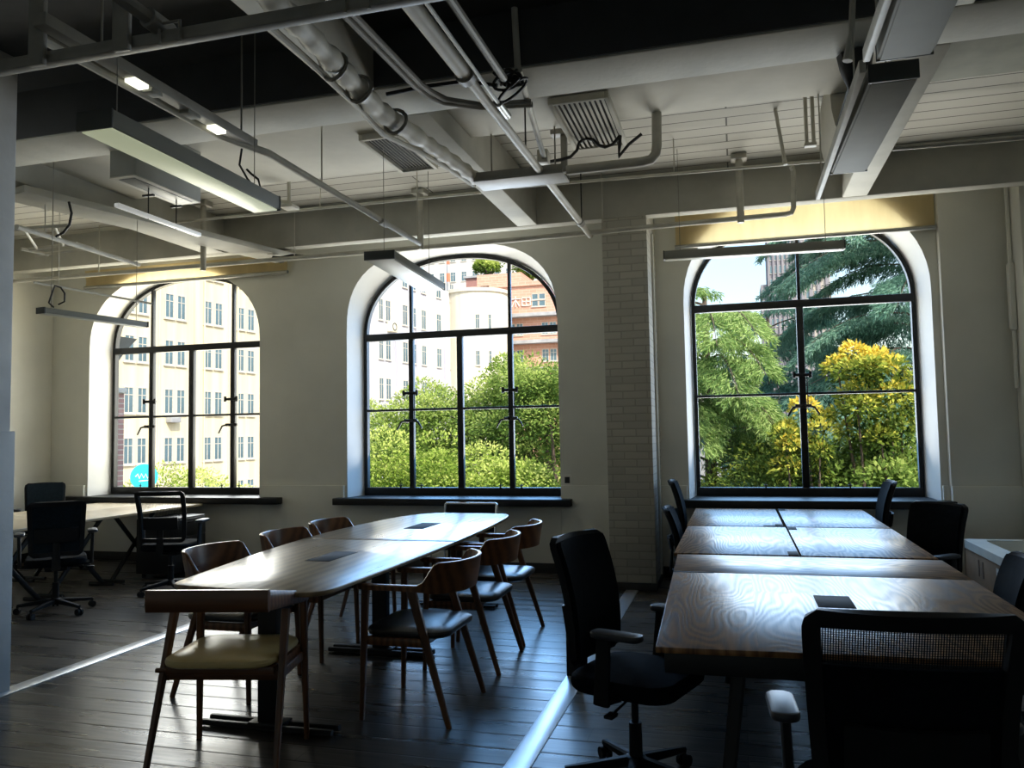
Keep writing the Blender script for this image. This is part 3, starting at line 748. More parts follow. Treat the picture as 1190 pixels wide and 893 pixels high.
def desk():
    root = empty('office_desk', None, 'desk')
    MB().slab([(-.39, -.765), (.39, -.765), (.39, .765), (-.39, .765)], .728, .75, .003).build('desktop', 'table_oak', root)
    apron(MB(), -.30, .36, -.72, .72, .66, .729).build('under_frame', 'black', root)
    for y in (-.6, .6):
        MB().box(-.10, -.05, y-.02, y+.02, .02, .70, .004).box(-.30, .25, y-.025, y+.025, 0, .03, .004).build('leg', 'black', root)
    return root
dk = desk()
for i, (x, y, a, lb) in enumerate(((-.035, 6.18, 0, 'oak desk left of the centre gap, touching the meeting table'), (.758, 6.18, 180, 'oak desk right of the centre gap, touching the meeting table'),
                                   (-.045, 7.75, 0, 'oak desk left of the centre gap, under the third window'), (.758, 7.75, 180, 'oak desk right of the centre gap, under the third window'))):
    o = dk if i == 0 else copy_tree(dk)
    o.location = (x, y, 0); o.rotation_euler = (0, 0, R(a)); tag(o, lb, 'desk', 'oak desks pushed together')
    if i in (0, 2):
        c = MB()
        if i == 0: c.box(.325, .388, -.765, -.60, .7485, .7525, .001)
        else: c.box(.23, .388, -.765, -.715, .7485, .7525, .001)
        c.build('cable_flap', 'grille_dark', o)
# pale table group on the left ----------------------------------------
def pale_table():
    root = empty('folding_table', 'pale wood table on black crossed legs by the left wall', 'table', (-7.2, 7.2, 0))
    for x0, x1 in ((-.78, .0), (.006, .78)):
        MB().slab([(x0, -1.6), (x1, -1.6), (x1, 1.42), (x0, 1.42)], .722, .75, .004).build('tabletop', 'table_pale', root)
    for x in (-.5, .56):
        for y in (-1.15, -.32, .5):
            MB().bar((x, y-.33, .02), (x, y+.33, .72), .03, .045, xdir=(1, 0, 0)).bar((x+.03, y+.33, .02), (x+.03, y-.33, .72), .03, .045, xdir=(1, 0, 0)).bar((x-.14, y-.33, .014), (x+.16, y-.33, .014), .028, .04, xdir=(0, 1, 0)).bar((x-.14, y+.33, .014), (x+.16, y+.33, .014), .028, .04, xdir=(0, 1, 0)).build('leg', 'black', root)
    MB().box(-.5, .56, -.03, .03, .68, .722, .004).build('under_frame', 'black', root)
pale_table()
def cabinet():
    root = empty('filing_cabinet', 'black metal filing cabinet beside the pale table', 'cabinet', (-6.22, 7.95, 0))
    MB().box(-.33, .10, -.32, .32, .05, .66, .008).build('body', 'black', root)
    for z0, z1 in ((.07, .25), (.26, .44), (.45, .64)):
        dr = MB().box(.10, .118, -.30, .30, z0, z1, .004).build('drawer', 'black', root)
        MB().box(.118, .13, -.08, .08, z1-.05, z1-.03, .004).build('handle', 'plastic', dr)
    for sx in (-.27, .05):
        for sy in (-.26, .26): MB().cyl((sx, sy, 0), (sx, sy, .055), .022, n=10).build('caster', 'plastic', root)
cabinet()
def carton():
    root = empty('cardboard_box', 'open cardboard box lined with white foam on the floor by the right wall', 'box', (2.45, 7.62, 0))
    x0, x1, y0, y1 = -.49, .55, -.58, .60
    b = MB().box(x0, x0+.03, y0, y1, 0, .46, .004).box(x1-.03, x1, y0, y1, 0, .46, .004).box(x0, x1, y1-.03, y1, 0, .46, .004).box(x0, x1, y0, y0+.03, 0, .46, .004).box(x0, x1, y0, y1, 0, .02)
    b.build('box_wall', 'cardboard', root)
    MB().box(x0-.004, x1+.004, y0-.004, y1+.004, .17, .19, .002).build('tape_band', 'baseboard', root)
    rim = [(x, y) for x, y in rrect(x1-x0+.02, y1-y0+.02, .07, (x0+x1)/2, (y0+y1)/2)]; inn = [(x, y) for x, y in rrect(x1-x0-.26, y1-y0-.30, .06, (x0+x1)/2, (y0+y1)/2)]
    MB().loft([[(x, y, .45) for x, y in rim], [(x, y, .52) for x, y in rim], [(x, y, .53) for x, y in inn], [(x, y, .40) for x, y in inn]], cap=False).build('foam_rim', 'foam', root)
    MB().slab(inn, .38, .41, .004).build('foam_sheet', 'foam', root)
    pan = [(-.45, 0), (.55, 0), (.55, .585), (-.39, .585), (-.43, .565), (-.45, .53)]
    MB().add([(x, y0-.012, z) for x, z in pan]+[(x, y0-.032, z) for x, z in pan], [tuple(range(6)), tuple(range(11, 5, -1))]+[(j, (j+1) % 6, 6+(j+1) % 6, 6+j) for j in range(6)]).build('front_panel', 'foam', root)
    MB().box(x0-.003, x0, y0+.10, y0+.24, .24, .41).build('shipping_label', 'white_plastic', root)
    MB().box(x0-.005, x0-.002, y0+.13, y0+.21, .33, .38).build('label_print', plain('label_blue', (.12, .25, .42), .6), root)
    MB().box(x0-.003, x0, .02, .05, .26, .40).box(x0-.003, x0, .14, .17, .26, .40).build('box_print', plain('print_brown', (.16, .10, .06), .8), root)
carton()
t = empty('power_post', 'short black floor power post with chrome cap beside the metal strip', 'post', (-1.06, 5.13, 0))
MB().box(-.035, .035, -.03, .03, 0, .36, .004).build('post_body', 'black', t); MB().box(-.04, .045, -.035, .035, .36, .40, .006).build('post_cap', 'chrome', t)
t = empty('wall_socket', 'double wall socket below the right corner of the second window', 'socket', (-1.832, 8.80, .97))
MB().box(-.045, .045, -.02, 0, -.115, .115, .006).build('socket_plate', 'white_plastic', t)
MB().box(-.028, .028, -.024, -.018, .02, .09, .002).box(-.028, .028, -.024, -.018, -.09, -.02, .002).build('socket_face', 'black', t)
#CEILING

# ------------------------------------------------------------------ roller blinds
def blind(name, x0, x1, z0, z1, lb):
    root = empty('roller_blind', lb, 'blind', ((x0+x1)/2, 8.735, z0)); w = (x1-x0)/2
    MB().sheet([[(x, .012*sin(v*5), z) for v, z in ((0, .0), (.3, (z1-z0)*.3), (.6, (z1-z0)*.6), (1, z1-z0))] for x in (-w, -w/2, 0, w/2, w)], 0).build('blind_cloth', 'blind', root)
    MB().cyl((-w-.01, 0, -.012), (w+.01, 0, -.012), .022, n=12).build('bottom_rail', 'metal_rail', root)
blind('blind', -8.36, -5.31, 3.615, 3.83, 'rolled cream blind above the first window')
blind('blind', -.57, 1.97, 3.545, 3.90, 'cream blind half covering the arch top of the third window')

# ------------------------------------------------------------------ lamps
def linear_light(lb, loc, rz, ln, w, h, dif, drops, rail=None):
    """loc is the middle of the underside; runs along local y"""
    root = empty('linear_light', lb, 'lamp', loc, rz, 'linear office lights')
    MB().box(-w/2, w/2, -ln/2, ln/2, .006, h, .004).build('housing', 'fixture', root)
    MB().box(-w/2+.012, w/2-.012, -ln/2+.012, ln/2-.012, -.002, .01, .002).build('diffuser', dif, root)
    for s in (-1, 1): MB().box(-w/2-.003, w/2+.003, s*ln/2-.006, s*ln/2+.006, 0, h+.002, .002).build('end_cap', 'fixture_dark', root)
    for y, top in drops: MB().cyl((0, y, h), (0, y, top-loc[2]), .0028, n=6).build('suspension_wire', 'pipe_dark', root)
    return root
linear_light('glowing linear light hanging over the left aisle', (-2.655, 3.48, 2.90), R(.9), 1.36, .178, .085, 'diffuser_lit', ((-.55, 4.1), (.55, 4.1)))
linear_light('pale linear light hanging before the second window', (-2.75, 6.52, 2.95), R(4.5), 1.46, .25, .07, 'diffuser', ((-.62, 3.92), (.62, 4.1)))
linear_light('slim linear light hanging before the first window', (-5.385, 5.75, 2.60), R(-9), 1.02, .10, .05, 'diffuser', ((-.42, 3.92), (.42, 3.60)))
linear_light('long linear light hanging across the third window', (.18, 7.33, 3.09), R(-86), 1.53, .11, .075, 'diffuser', ((-.62, 4.1), (.62, 4.1)))
linear_light('wide grey linear light under the right beam', (.765, 4.80, 3.20), R(1), 1.42, .22, .09, 'fixture', ((-.55, 4.1), (.55, 3.86)))
linear_light('grey linear light cut by the upper edge of the photo, near the right beam', (.765, 3.00, 3.20), R(-1), 1.70, .23, .09, 'fixture', ((-.6, 4.1), (.6, 4.1)))
for y0, y1, lb in ((1.8, 3.84, 'pale metal rail along the upper grey light'), (3.95, 6.1, 'pale metal rail along the lower grey light')):
    thing(MB().box(.605, .635, y0, y1, 3.20, 3.262, .004).cyl((.62, y0+.25, 3.26), (.62, y0+.25, 3.72 if y0 < 3 else 3.71), .005, n=6).cyl((.62, y1-.3, 3.26), (.62, y1-.3, 4.1), .005, n=6), 'light_rail', 'pipe', lb, 'rail')
# surface box light in the left bay
t = empty('box_light', 'square-sided box light fixed under the left ceiling board', 'lamp', (-4.31, 5.21, 3.5))
MB().box(-.115, .115, -.375, .375, .004, .42, .006).build('housing', 'fixture', t); MB().box(-.115, .115, -.375, .375, -.006, .004, .002).build('rim', 'pipe', t); MB().box(-.07, .07, -.33, .33, -.009, -.003, .001).build('slot', 'fixture_dark', t)
for y in (-.1, .22): MB().cyl((0, y, -.25), (0, y, 0), .005, n=6).box(-.05, .05, y-.012, y+.012, -.075, -.06, .002).build('drop_wire', 'black', t)
t = empty('tube_light', 'thin white tube light below the box light', 'lamp', (-4.31, 5.25, 3.265))
MB().box(-.022, .022, -.47, .47, -.012, .02, .006).build('tube', plain('tube_white', (.85, .86, .82), .4, emit=(1, 1, .95), es=.25), t)
# pipe with track lamps on the left
t = empty('lighting_track', 'track with two small lit lamps under the left pipe', 'lamp', (-2.80, 3.5, 3.30))
MB().box(-.035, .035, -.85, .72, .02, .075, .004).cyl((0, -.5, .07), (0, -.5, .80), .006, n=6).cyl((0, .6, .07), (0, .6, .80), .006, n=6).build('track', 'pipe_dark', t)
for y in (-.27, .36): MB().box(-.03, .03, y-.05, y+.05, .0, .022, .003).build('lamp', 'lamp_on', t)
for y0, y1 in ((-.2, -.12), (.08, .18)): MB().box(-.03, .03, y0, y1, .0, .022, .003).build('spot_head', 'fixture', t)
thing(MB().tube([(-2.90, 2.72, 3.33), (-2.87, 4.0, 3.33), (-2.735, 4.3, 3.31), (-2.735, 6.75, 3.30)], .024, 10).cyl((-2.735, 5.9, 3.30), (-2.735, 6.02, 3.30), .034).cyl((-2.735, 6.7, 3.3), (-2.735, 6.7, 4.1), .006, n=6).cyl((-2.735, 4.95, 3.3), (-2.735, 4.95, 3.92), .006, n=6), 'service_pipe', 'pipe', 'thin painted pipe running to the windows, left of the lagged pipe', 'pipe')
thing(MB().tube([(-2.81, 4.12, 3.29), (-2.84, 4.14, 3.2), (-2.825, 4.2, 3.13), (-2.78, 4.2, 3.08), (-2.735, 4.2, 3.07), (-2.75, 4.2, 3.12), (-2.80, 4.2, 3.16), (-2.83, 4.2, 3.19)], .007, 6), 'dangling_cable', 'cable', 'black cable loop dangling from the thin left pipe', 'cable')

# ------------------------------------------------------------------ pipes and trays
st = empty('strut_channel', 'dark metal strut channel crossing the upper left of the room', 'strut', (0, 2.76, 3.2))
MB().box(-3.9, -.84, -.025, .025, 0, .052, .003).build('channel', 'pipe_dark', st)
for x in (-2.87, -2.43): MB().box(x-.04, x+.04, -.06, -.035, -.02, .90, .003).build('hanger', 'pipe_dark', st)
for x in (-2.2, -1.35): MB().tube([(x-.05, -.04, -.02), (x-.05, -.04, .07), (x+.05, -.04, .07), (x+.05, -.04, -.02)], .008, 6).build('pipe_clamp', 'pipe_dark', st)
thing(MB().tube([(-2.42, 1.4, 3.42), (-2.27, 2.74, 3.28)], .03, 10).cyl((-2.275, 2.68, 3.285), (-2.265, 2.80, 3.275), .042), 'stub_pipe', 'pipe_dark', 'dark pipe stub ending at the strut channel', 'pipe')
# lagged pipe
lg = MB(); pts = []; rs = []
base = [(-1.93, 1.45), (-1.95, 3.29), (-1.99, 3.85), (-2.03, 4.35), (-1.95, 5.0), (-1.90, 5.45), (-1.87, 5.9)]
for (xa, ya), (xb, yb) in zip(base, base[1:]):
    k = max(2, int((yb-ya)/.06))
    for i in range(k):
        tt = i/k; y = ya+(yb-ya)*tt; pts.append((xa+(xb-xa)*tt, y, 3.52)); rs.append((.058 if y < 4.9 else .048)*(1+.13*sin(y*33)+.08*rng.uniform(-1, 1)))
lg.tube(pts, rs, 12)
lp = lg.build('lagged_pipe', 'pipe', None, 60); tag(lp, 'thick lumpy lagged pipe beside the centre beam', 'pipe')
MB().tube([(-2.06, 3.2, 3.49), (-2.06, 3.6, 3.485), (-2.07, 4.1, 3.475), (-2.11, 4.6, 3.47), (-2.02, 5.0, 3.48), (-1.95, 5.4, 3.48), (-1.91, 5.85, 3.49)], .018, 8).build('side_pipe', 'pipe', lp)
for y in (3.75, 4.05, 4.55): MB().tube([(-2.0+.075*cos(a), y+.01*sin(2*a), 3.52+.075*sin(a)) for a in [k*pi/7 for k in range(14)]], .012, 6, closed=True).build('strap', 'pipe_dark', lp)
thing(MB().box(-1.86, -1.17, 5.68, 5.93, 3.46, 3.475, .003).box(-1.86, -1.17, 5.68, 5.69, 3.475, 3.53, .002).box(-1.86, -1.17, 5.92, 5.93, 3.475, 3.53, .002).cyl((-1.75, 5.8, 3.475), (-1.75, 5.8, 3.86), .006, n=6).cyl((-1.25, 5.8, 3.475), (-1.25, 5.8, 3.86), .006, n=6), 'cable_tray', 'pipe_dark', 'short grey cable tray between lagged pipe and elbow pipe', 'tray')
thing(MB().tube([(-1.16, 5.79, 3.51), (-.60, 5.78, 3.51), (-.535, 5.78, 3.52), (-.50, 5.78, 3.56), (-.49, 5.78, 3.62), (-.485, 5.78, 3.87)], .036, 12), 'elbow_pipe', 'pipe', 'grey pipe bending up into the middle ceiling board', 'pipe')
for dx, lb in ((0, 'inner conduit of the bent pair above the lagged pipe'), (.045, 'outer conduit of the bent pair above the lagged pipe')):
    thing(MB().tube([(-1.79+dx, 1.45, 3.62), (-1.79+dx, 3.5, 3.62), (-1.775+dx, 4.3, 3.62), (-1.755+dx, 4.47-dx, 3.62), (-1.69+dx*.6, 4.60-dx, 3.62), (-1.49, 4.74-dx, 3.62), (-1.17, 4.80-dx, 3.62)], .018, 8), 'conduit', 'pipe_dark', lb, 'conduit', 'bent conduit pair')
mp = MB().tube([(-1.365, 1.45, 3.5), (-1.355, 4.05, 3.5)], .042, 12).tube([(-1.355, 4.05, 3.5), (-1.335, 7.78, 3.5)], .029, 12).build('sprinkler_main', 'pipe', None); tag(mp, 'straight cream pipe running to the windows in the middle of the ceiling', 'pipe')
for x, y0, y1, r_ in ((-1.355, 4.0, 4.06, .056), (-1.337, 7.2, 7.3, .037), (-1.355, 2.85, 2.93, .056)): MB().cyl((x, y0, 3.5), (x, y1, 3.5), r_).build('pipe_flange', 'pipe_dark', mp)
for y in (3.3, 5.3, 7.4): MB().cyl((-1.35, y, 3.53), (-1.35, y, 4.1 if y != 5.3 else 3.86), .006, n=6).build('pipe_hanger', 'black', mp)
thing(MB().tube([(-1.275, 1.45, 3.49), (-1.28, 3.4, 3.49), (-1.285, 4.6, 3.49)], .011, 8).cyl((-1.285, 4.42, 3.49), (-1.285, 4.62, 3.49), .022), 'steel_rod', 'metal_rail', 'shiny thin rod beside the cream ceiling pipe', 'rod')
thing(MB().tube([(-1.225, 1.45, 3.57), (-1.21, 4.28, 3.57)], .022, 10), 'short_conduit', 'pipe_dark', 'grey conduit ending in the black cable tangle', 'conduit')
thing(MB().tube([(-1.18, 4.42, 4.1), (-1.165, 4.42, 3.70), (-1.155, 4.41, 3.66), (-1.16, 4.5, 3.645), (-1.20, 4.77, 3.645), (-1.34, 5.82, 3.64)], .02, 10).box(-1.39, -1.31, 5.80, 5.90, 3.60, 3.70, .006), 'angled_conduit', 'pipe', 'white conduit coming down the broad beam and running past the cable tangle', 'conduit')
tg = MB()
for k in range(9):
    cx, cy, cz = -1.21+rng.uniform(-.06, .06), 4.40+rng.uniform(-.05, .05), 3.60+rng.uniform(-.05, .04); r0 = rng.uniform(.05, .10); a0 = rng.uniform(0, 6); b0 = rng.uniform(.3, 1)
    tg.tube([(cx+r0*cos(a)*cos(a0)-r0*b0*sin(a)*sin(a0), cy+r0*cos(a)*sin(a0)*.6, cz+r0*b0*sin(a)*.7) for a in [i*pi/8 for i in range(16)]], .009, 6, closed=True)
tg.tube([(-1.28, 4.38, 3.58), (-1.5, 4.42, 3.65), (-1.75, 4.43, 3.66), (-2.0, 4.42, 3.64)], .012, 6)
thing(tg, 'cable_tangle', 'cable', 'tangled coil of black cables under the broad beam', 'cable')
thing(MB().tube([(-1.40, 6.0, 3.68), (-1.33, 6.0, 3.665), (-1.24, 6.0, 3.67), (-1.17, 6.0, 3.685), (-1.12, 6.0, 3.73), (-1.10, 6.0, 3.79), (-1.05, 6.0, 3.815), (-.99, 6.0, 3.80), (-.95, 6.0, 3.75), (-.90, 6.0, 3.73), (-.84, 6.0, 3.745), (-.79, 6.0, 3.80), (-.78, 6.0, 3.83), (-.79, 6.0, 3.72), (-.80, 6.0, 3.64), (-.72, 6.0, 3.73), (-.62, 6.0, 3.80)], .013, 8), 'hanging_cable', 'cable', 'thick black cable sagging below the right ceiling grille', 'cable')
thing(MB().box(-1.34, -1.14, 6.05, 6.15, 3.90, 3.94, .004).box(-1.265, -1.215, 6.08, 6.12, 3.60, 3.9, .004), 'pipe_bracket', 'pipe_dark', 'grey T-shaped bracket beside the right ceiling grille', 'bracket')
# pipes along the window beam
def joined(lb, pts, r_, name='cross_pipe', extra=None, mat='pipe'):
    mb = MB().tube(pts, r_, 10)
    if extra: extra(mb)
    return thing(mb, name, mat, lb, 'pipe')
joined('long pipe hanging under the window beam with its right end bent upward', [(-8.9, 7.72, 3.52), (-2.4, 7.72, 3.505), (.49, 7.62, 3.505), (.545, 7.62, 3.515), (.565, 7.62, 3.56), (.575, 7.62, 3.90), (.56, 7.6, 3.935)], .024, extra=lambda m: [m.cyl((x, 7.72 if x < -1 else 7.64, 3.5), (x, 7.72 if x < -1 else 7.64, 4.095), .006, n=6) for x in (-7.2, -4.6, -1.2)])
for x0, x1, lb in ((-5.6, -2.17, 'thin conduit high across the left ceiling bay'), (-1.88, .98, 'thin conduit high across the middle ceiling bay'), (1.28, 3.5, 'thin conduit high across the right ceiling bay')):
    joined(lb, [(x0, 6.93+.03*x0*0, 3.79), (x1, 7.08 if x1 > 0 else 6.98, 3.79)], .013 if x0 < 1 else .02, 'cross_conduit', lambda m, a=(x0+x1)/2: m.cyl((a, 7.0, 3.79), (a, 7.0, 4.1), .005, n=6), 'pipe' if x0 < 1 else 'pipe_dark')
for x, y, z0, z1, w_, lb in ((.10, 7.62, 3.46, 4.1, .032, 'white drop post meeting the long pipe before the third window'), (-3.095, 7.66, 3.47, 4.1, .032, 'white drop post over the left end of the second window'), (-5.45, 7.3, 3.35, 4.1, .03, 'white drop post in the left bay')):
    thing(MB().cyl((x, y, z0), (x, y, z1-.05), w_, n=12).box(x-.07, x+.07, y-.07, y+.07, z1-.05, z1, .004), 'drop_post', 'pipe', lb, 'post')
thing(MB().cyl((-3.99, 6.6, 3.75), (-3.99, 6.6, 4.1), .018, n=10).box(-4.05, -3.92, 6.53, 6.67, 3.70, 3.73, .004).cyl((-3.99, 6.6, 3.72), (-3.99, 6.6, 3.76), .03).tube([(-3.99, 6.6, 3.76), (-4.12, 6.6, 3.78)], .022, 8), 'sprinkler', 'pipe', 'ceiling sprinkler beyond the glowing linear light', 'sprinkler')
thing(MB().tube([(.38, 6.6, 4.1), (.43, 6.6, 3.72), (.44, 6.6, 3.64)], [.014, .014, .02], 8), 'hanger_rod', 'pipe', 'slanted hanger rod in the middle bay near the third window', 'rod')
thing(MB().box(.575, .60, 6.38, 6.42, 3.72, 4.1, .003).box(.625, .65, 6.38, 6.42, 3.72, 4.1, .003).box(.57, .655, 6.37, 6.43, 3.70, 3.725, .003), 'strip_hanger', 'pipe', 'double strip hanger beside the round white duct end', 'hanger')
# cassette grilles
def grille(lb, x0, x1, y0, y1, z, gap, mat):
    root = empty('air_grille', lb, 'vent', ((x0+x1)/2, (y0+y1)/2, z), 0, 'ceiling air grilles'); w, d = (x1-x0)/2, (y1-y0)/2
    f_ = MB()
    for a in ((-w-.03, -w, -d-.03, d+.03), (w, w+.03, -d-.03, d+.03), (-w, w, -d-.03, -d), (-w, w, d, d+.03)): f_.box(*a, 0, .05, .003)
    f_.build('frame', 'panel', root)
    MB().box(-w, w, -d, d, .034, .05).build('backing', 'grille_dark', root)
    s = MB(); n = 10
    for k in range(n):
        x = -w+(k+.5)*2*w/n; s.obox((x, 0, .012), (gap, 2*d, .004), (0, R(25), 0))
    s.build('slats', mat, root, 0)
grille('dark slatted air grille in the left ceiling board', -2.76, -2.47, 5.66, 6.44, 3.87, .009, 'grille_dark' if False else 'fixture')
grille('pale slatted air grille in the middle ceiling bay', -1.15, -.79, 5.3, 6.2, 3.805, .024, 'panel')
# white flat boards left of the right ceiling lamp : rounded duct end and black bracket
hp = [(.76, 4.09), (.715, 4.06), (.70, 3.89), (.705, 3.76), (.725, 3.65), (.76, 3.57), (.87, 3.59), (.96, 3.70), (1.012, 3.86), (1.012, 4.09)]
n = len(hp)
thing(MB().add([(x, 5.84, z) for x, z in hp]+[(x, 6.6, z) for x, z in hp], [tuple(range(n)), tuple(range(2*n-1, n-1, -1))]+[(j, (j+1) % n, n+(j+1) % n, n+j) for j in range(n)]), 'duct_end', 'panel', 'round-sided white duct casing beside the right beam', 'duct', smooth=45)
thing(MB().tube([(.725, 4.86, 3.69), (.725, 4.86, 3.60), (.715, 4.9, 3.50)], [.10, .085, .03], 10).tube([(.70, 4.9, 3.52), (.68, 5.2, 3.45), (.66, 5.33, 3.32)], .016, 6), 'cable_funnel', 'black', 'black cable outlet under the broad beam by the grey lights', 'cable')
thing(MB().tube([(.68, 4.40, 4.1), (.645, 4.40, 3.60), (.62, 4.40, 3.46)], [.016, .016, .026], 8), 'drop_rod', 'pipe', 'white drop rod in front of the broad beam by the grey lights', 'rod')
# tray on the left
def pr_box(p0, p1, w_, h, z, name, mat, lb, cat):
    a = Vector((*p0, z)); b = Vector((*p1, z)); mid = (a+b)/2; ang = math.atan2((b-a).y, (b-a).x)
    return thing(MB().obox(mid, ((b-a).length, w_, h), (0, 0, ang), .006), name, mat, lb, cat)
pr_box((-5.74, 5.20), (-4.98, 8.20), .37, .06, 3.63, 'ceiling_tray', 'beam', 'wide white tray slanting across the left ceiling bay', 'tray')
thing(MB().tube([(-5.68, 5.2, 3.33), (-5.80, 6.75, 3.33)], .022, 8).cyl((-5.7, 5.5, 3.33), (-5.7, 5.5, 3.64), .005, n=6), 'lamp_rail', 'pipe', 'white rail under the slanting tray by the left column', 'rail')
fr = MB()
for a, b in (((-6.10, 5.45), (-5.46, 5.51)), ((-6.49, 6.09), (-5.89, 6.05)), ((-6.65, 6.30), (-5.95, 6.25)), ((-6.55, 6.05), (-6.5, 6.32)), ((-5.9, 6.03), (-5.92, 6.28))): fr.tube([(*a, 3.4), (*b, 3.4)], .016, 8)
for a, b in (((-6.4, 6.09), (-5.9, 5.47)), ((-6.05, 6.05), (-5.6, 5.5))): fr.tube([(*a, 3.4), (*b, 3.4)], .012, 8)
fr.cyl((-6.2, 6.07, 3.4), (-6.2, 6.07, 4.1), .006, n=6)
thing(fr, 'cable_ladder', 'pipe', 'hanging metal cable ladder by the left column under the ceiling', 'ladder')
thing(MB().tube([(-5.45, 5.5, 3.60), (-5.42, 5.5, 3.5), (-5.44, 5.5, 3.40), (-5.50, 5.5, 3.34), (-5.58, 5.5, 3.31)], .011, 6), 'drop_cable', 'cable', 'black cable curving down from the slanting tray', 'cable')
thing(MB().tube([(-5.41, 5.32, 2.66), (-5.46, 5.32, 2.70), (-5.42, 5.32, 2.80), (-5.40, 5.32, 2.84), (-5.34, 5.32, 2.82), (-5.30, 5.32, 2.77), (-5.30, 5.32, 2.70), (-5.36, 5.32, 2.68)], .007, 6), 'looped_cable', 'cable', 'looped black cable above the slim light at the first window', 'cable')
thing(MB().tube([(-5.98, 5.66, 2.97), (-5.84, 6.99, 2.97)], .011, 8).cyl((-5.95, 5.9, 2.97), (-5.95, 5.9, 3.66), .004, n=6), 'thin_rail', 'pipe', 'thin white rail above the slim light at the first window', 'rail')
thing(MB().tube([(-4.95, 7.85, 3.56), (-4.86, 7.86, 3.54), (-4.7, 7.84, 3.555), (-4.55, 7.86, 3.55)], [.03, .04, .035, .02], 8), 'cable_bundle', 'cable', 'black cable bundle lying at the end of the slanting tray', 'cable')
thing(MB().box(2.545, 2.60, 8.56, 8.66, 2.45, 3.1, .02).cyl((2.575, 8.61, 3.1), (2.575, 8.61, 4.1), .018, n=8).cyl((2.575, 8.61, 1.9), (2.575, 8.61, 2.45), .018, n=8), 'junction_box', 'wall', 'slim white junction box on the right wall corner', 'box')
#OUTSIDE

# ------------------------------------------------------------------ outside
GZ = -6.0
struct(MB().box(-200, 200, 9.6, 420, GZ-.2, GZ), 'ground', 'ground', smooth=0)
struct(MB().box(-9.3, 4.0, YB-.4, 9.42, GZ, -.31), 'wall_lower_storey', 'wall', smooth=0)
class Leaves:
    def __init__(s): s.v = []; s.f = []; s.t = []
    def leaf(s, p, d, n, l, w, tone):
        sd = d.cross(n)
        if sd.length < 1e-5: return
        sd.normalize(); o = len(s.v)
        s.v += [p, p+d*l*.5+sd*w*.5, p+d*l, p+d*l*.5-sd*w*.5]; s.f.append((o, o+1, o+2, o+3)); s.t.append(max(0, min(1, tone)))
    def build(s, name, mat, parent):
        me = bpy.data.meshes.new(name); me.from_pydata([tuple(p) for p in s.v], [], s.f); me.update()
        a = me.attributes.new('tone', 'FLOAT', 'FACE'); a.data.foreach_set('value', s.t)
        me.materials.append(M[mat]); o = bpy.data.objects.new(name, me); col.objects.link(o); o.parent = parent; return o
def rv(): 
    while True:
        p = Vector((rng.uniform(-1, 1), rng.uniform(-1, 1), rng.uniform(-1, 1)))
        if .05 < p.length < 1: return p.normalized()
def trunk(root, base, tops, r0):
    mb = MB()
    b = Vector(base)
    for t_ in tops:
        t_ = Vector(t_); m = b.lerp(t_, .5)+Vector((rng.uniform(-.3, .3), rng.uniform(-.3, .3), .2))
        mb.tube([b, b.lerp(m, .5), m, m.lerp(t_, .5)+Vector((0, 0, .1)), t_], [r0, r0*.8, r0*.55, r0*.4, r0*.15], 7)
    return mb.build('trunk', 'bark', root)
def broadleaf(lb, c, r, n, size, mat, bias=0., squash=.85, clumps=26, grp=None, topwarm=0., gz=GZ):
    c = Vector(c); root = empty('tree', lb, 'tree', (c.x, c.y, gz), 0, grp)
    off = Vector((c.x, c.y, gz)); lv = Leaves(); cl = []
    for k in range(clumps):
        d = rv(); rr = r*rng.uniform(.35, .82)
        cl.append((Vector((d.x*rr, d.y*rr, d.z*rr*squash)), r*rng.uniform(.22, .42), rng.uniform(-.2, .2)))
    for k in range(n):
        q, cr, tb = cl[rng.randrange(clumps)]
        d = rv(); d.z = abs(d.z)*1.0 if rng.random() < .72 else d.z
        p = q+d*cr*rng.uniform(.75, 1.05)
        dirn = (d+rv()*.8+Vector((0, 0, -.25))).normalized(); nn = (d+rv()*.7+Vector((0, -.2, .5))).normalized()
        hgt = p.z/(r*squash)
        tone = .43+bias+tb+(.15*hgt+.27*d.z)-.02+rng.gauss(0, .12)  # light from above put into the colour: clump tops paler, undersides darker
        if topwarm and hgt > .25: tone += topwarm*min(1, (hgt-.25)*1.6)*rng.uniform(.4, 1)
        lv.leaf(p+c-off, dirn, nn, size*rng.uniform(.7, 1.25), size*rng.uniform(.38, .6), tone)
    lv.build('crown', mat, root)
    trunk(root, (0, 0, 0), [tuple((q+c-off)) for q, _, _ in cl[:6]], .03+.05*r)
    return root
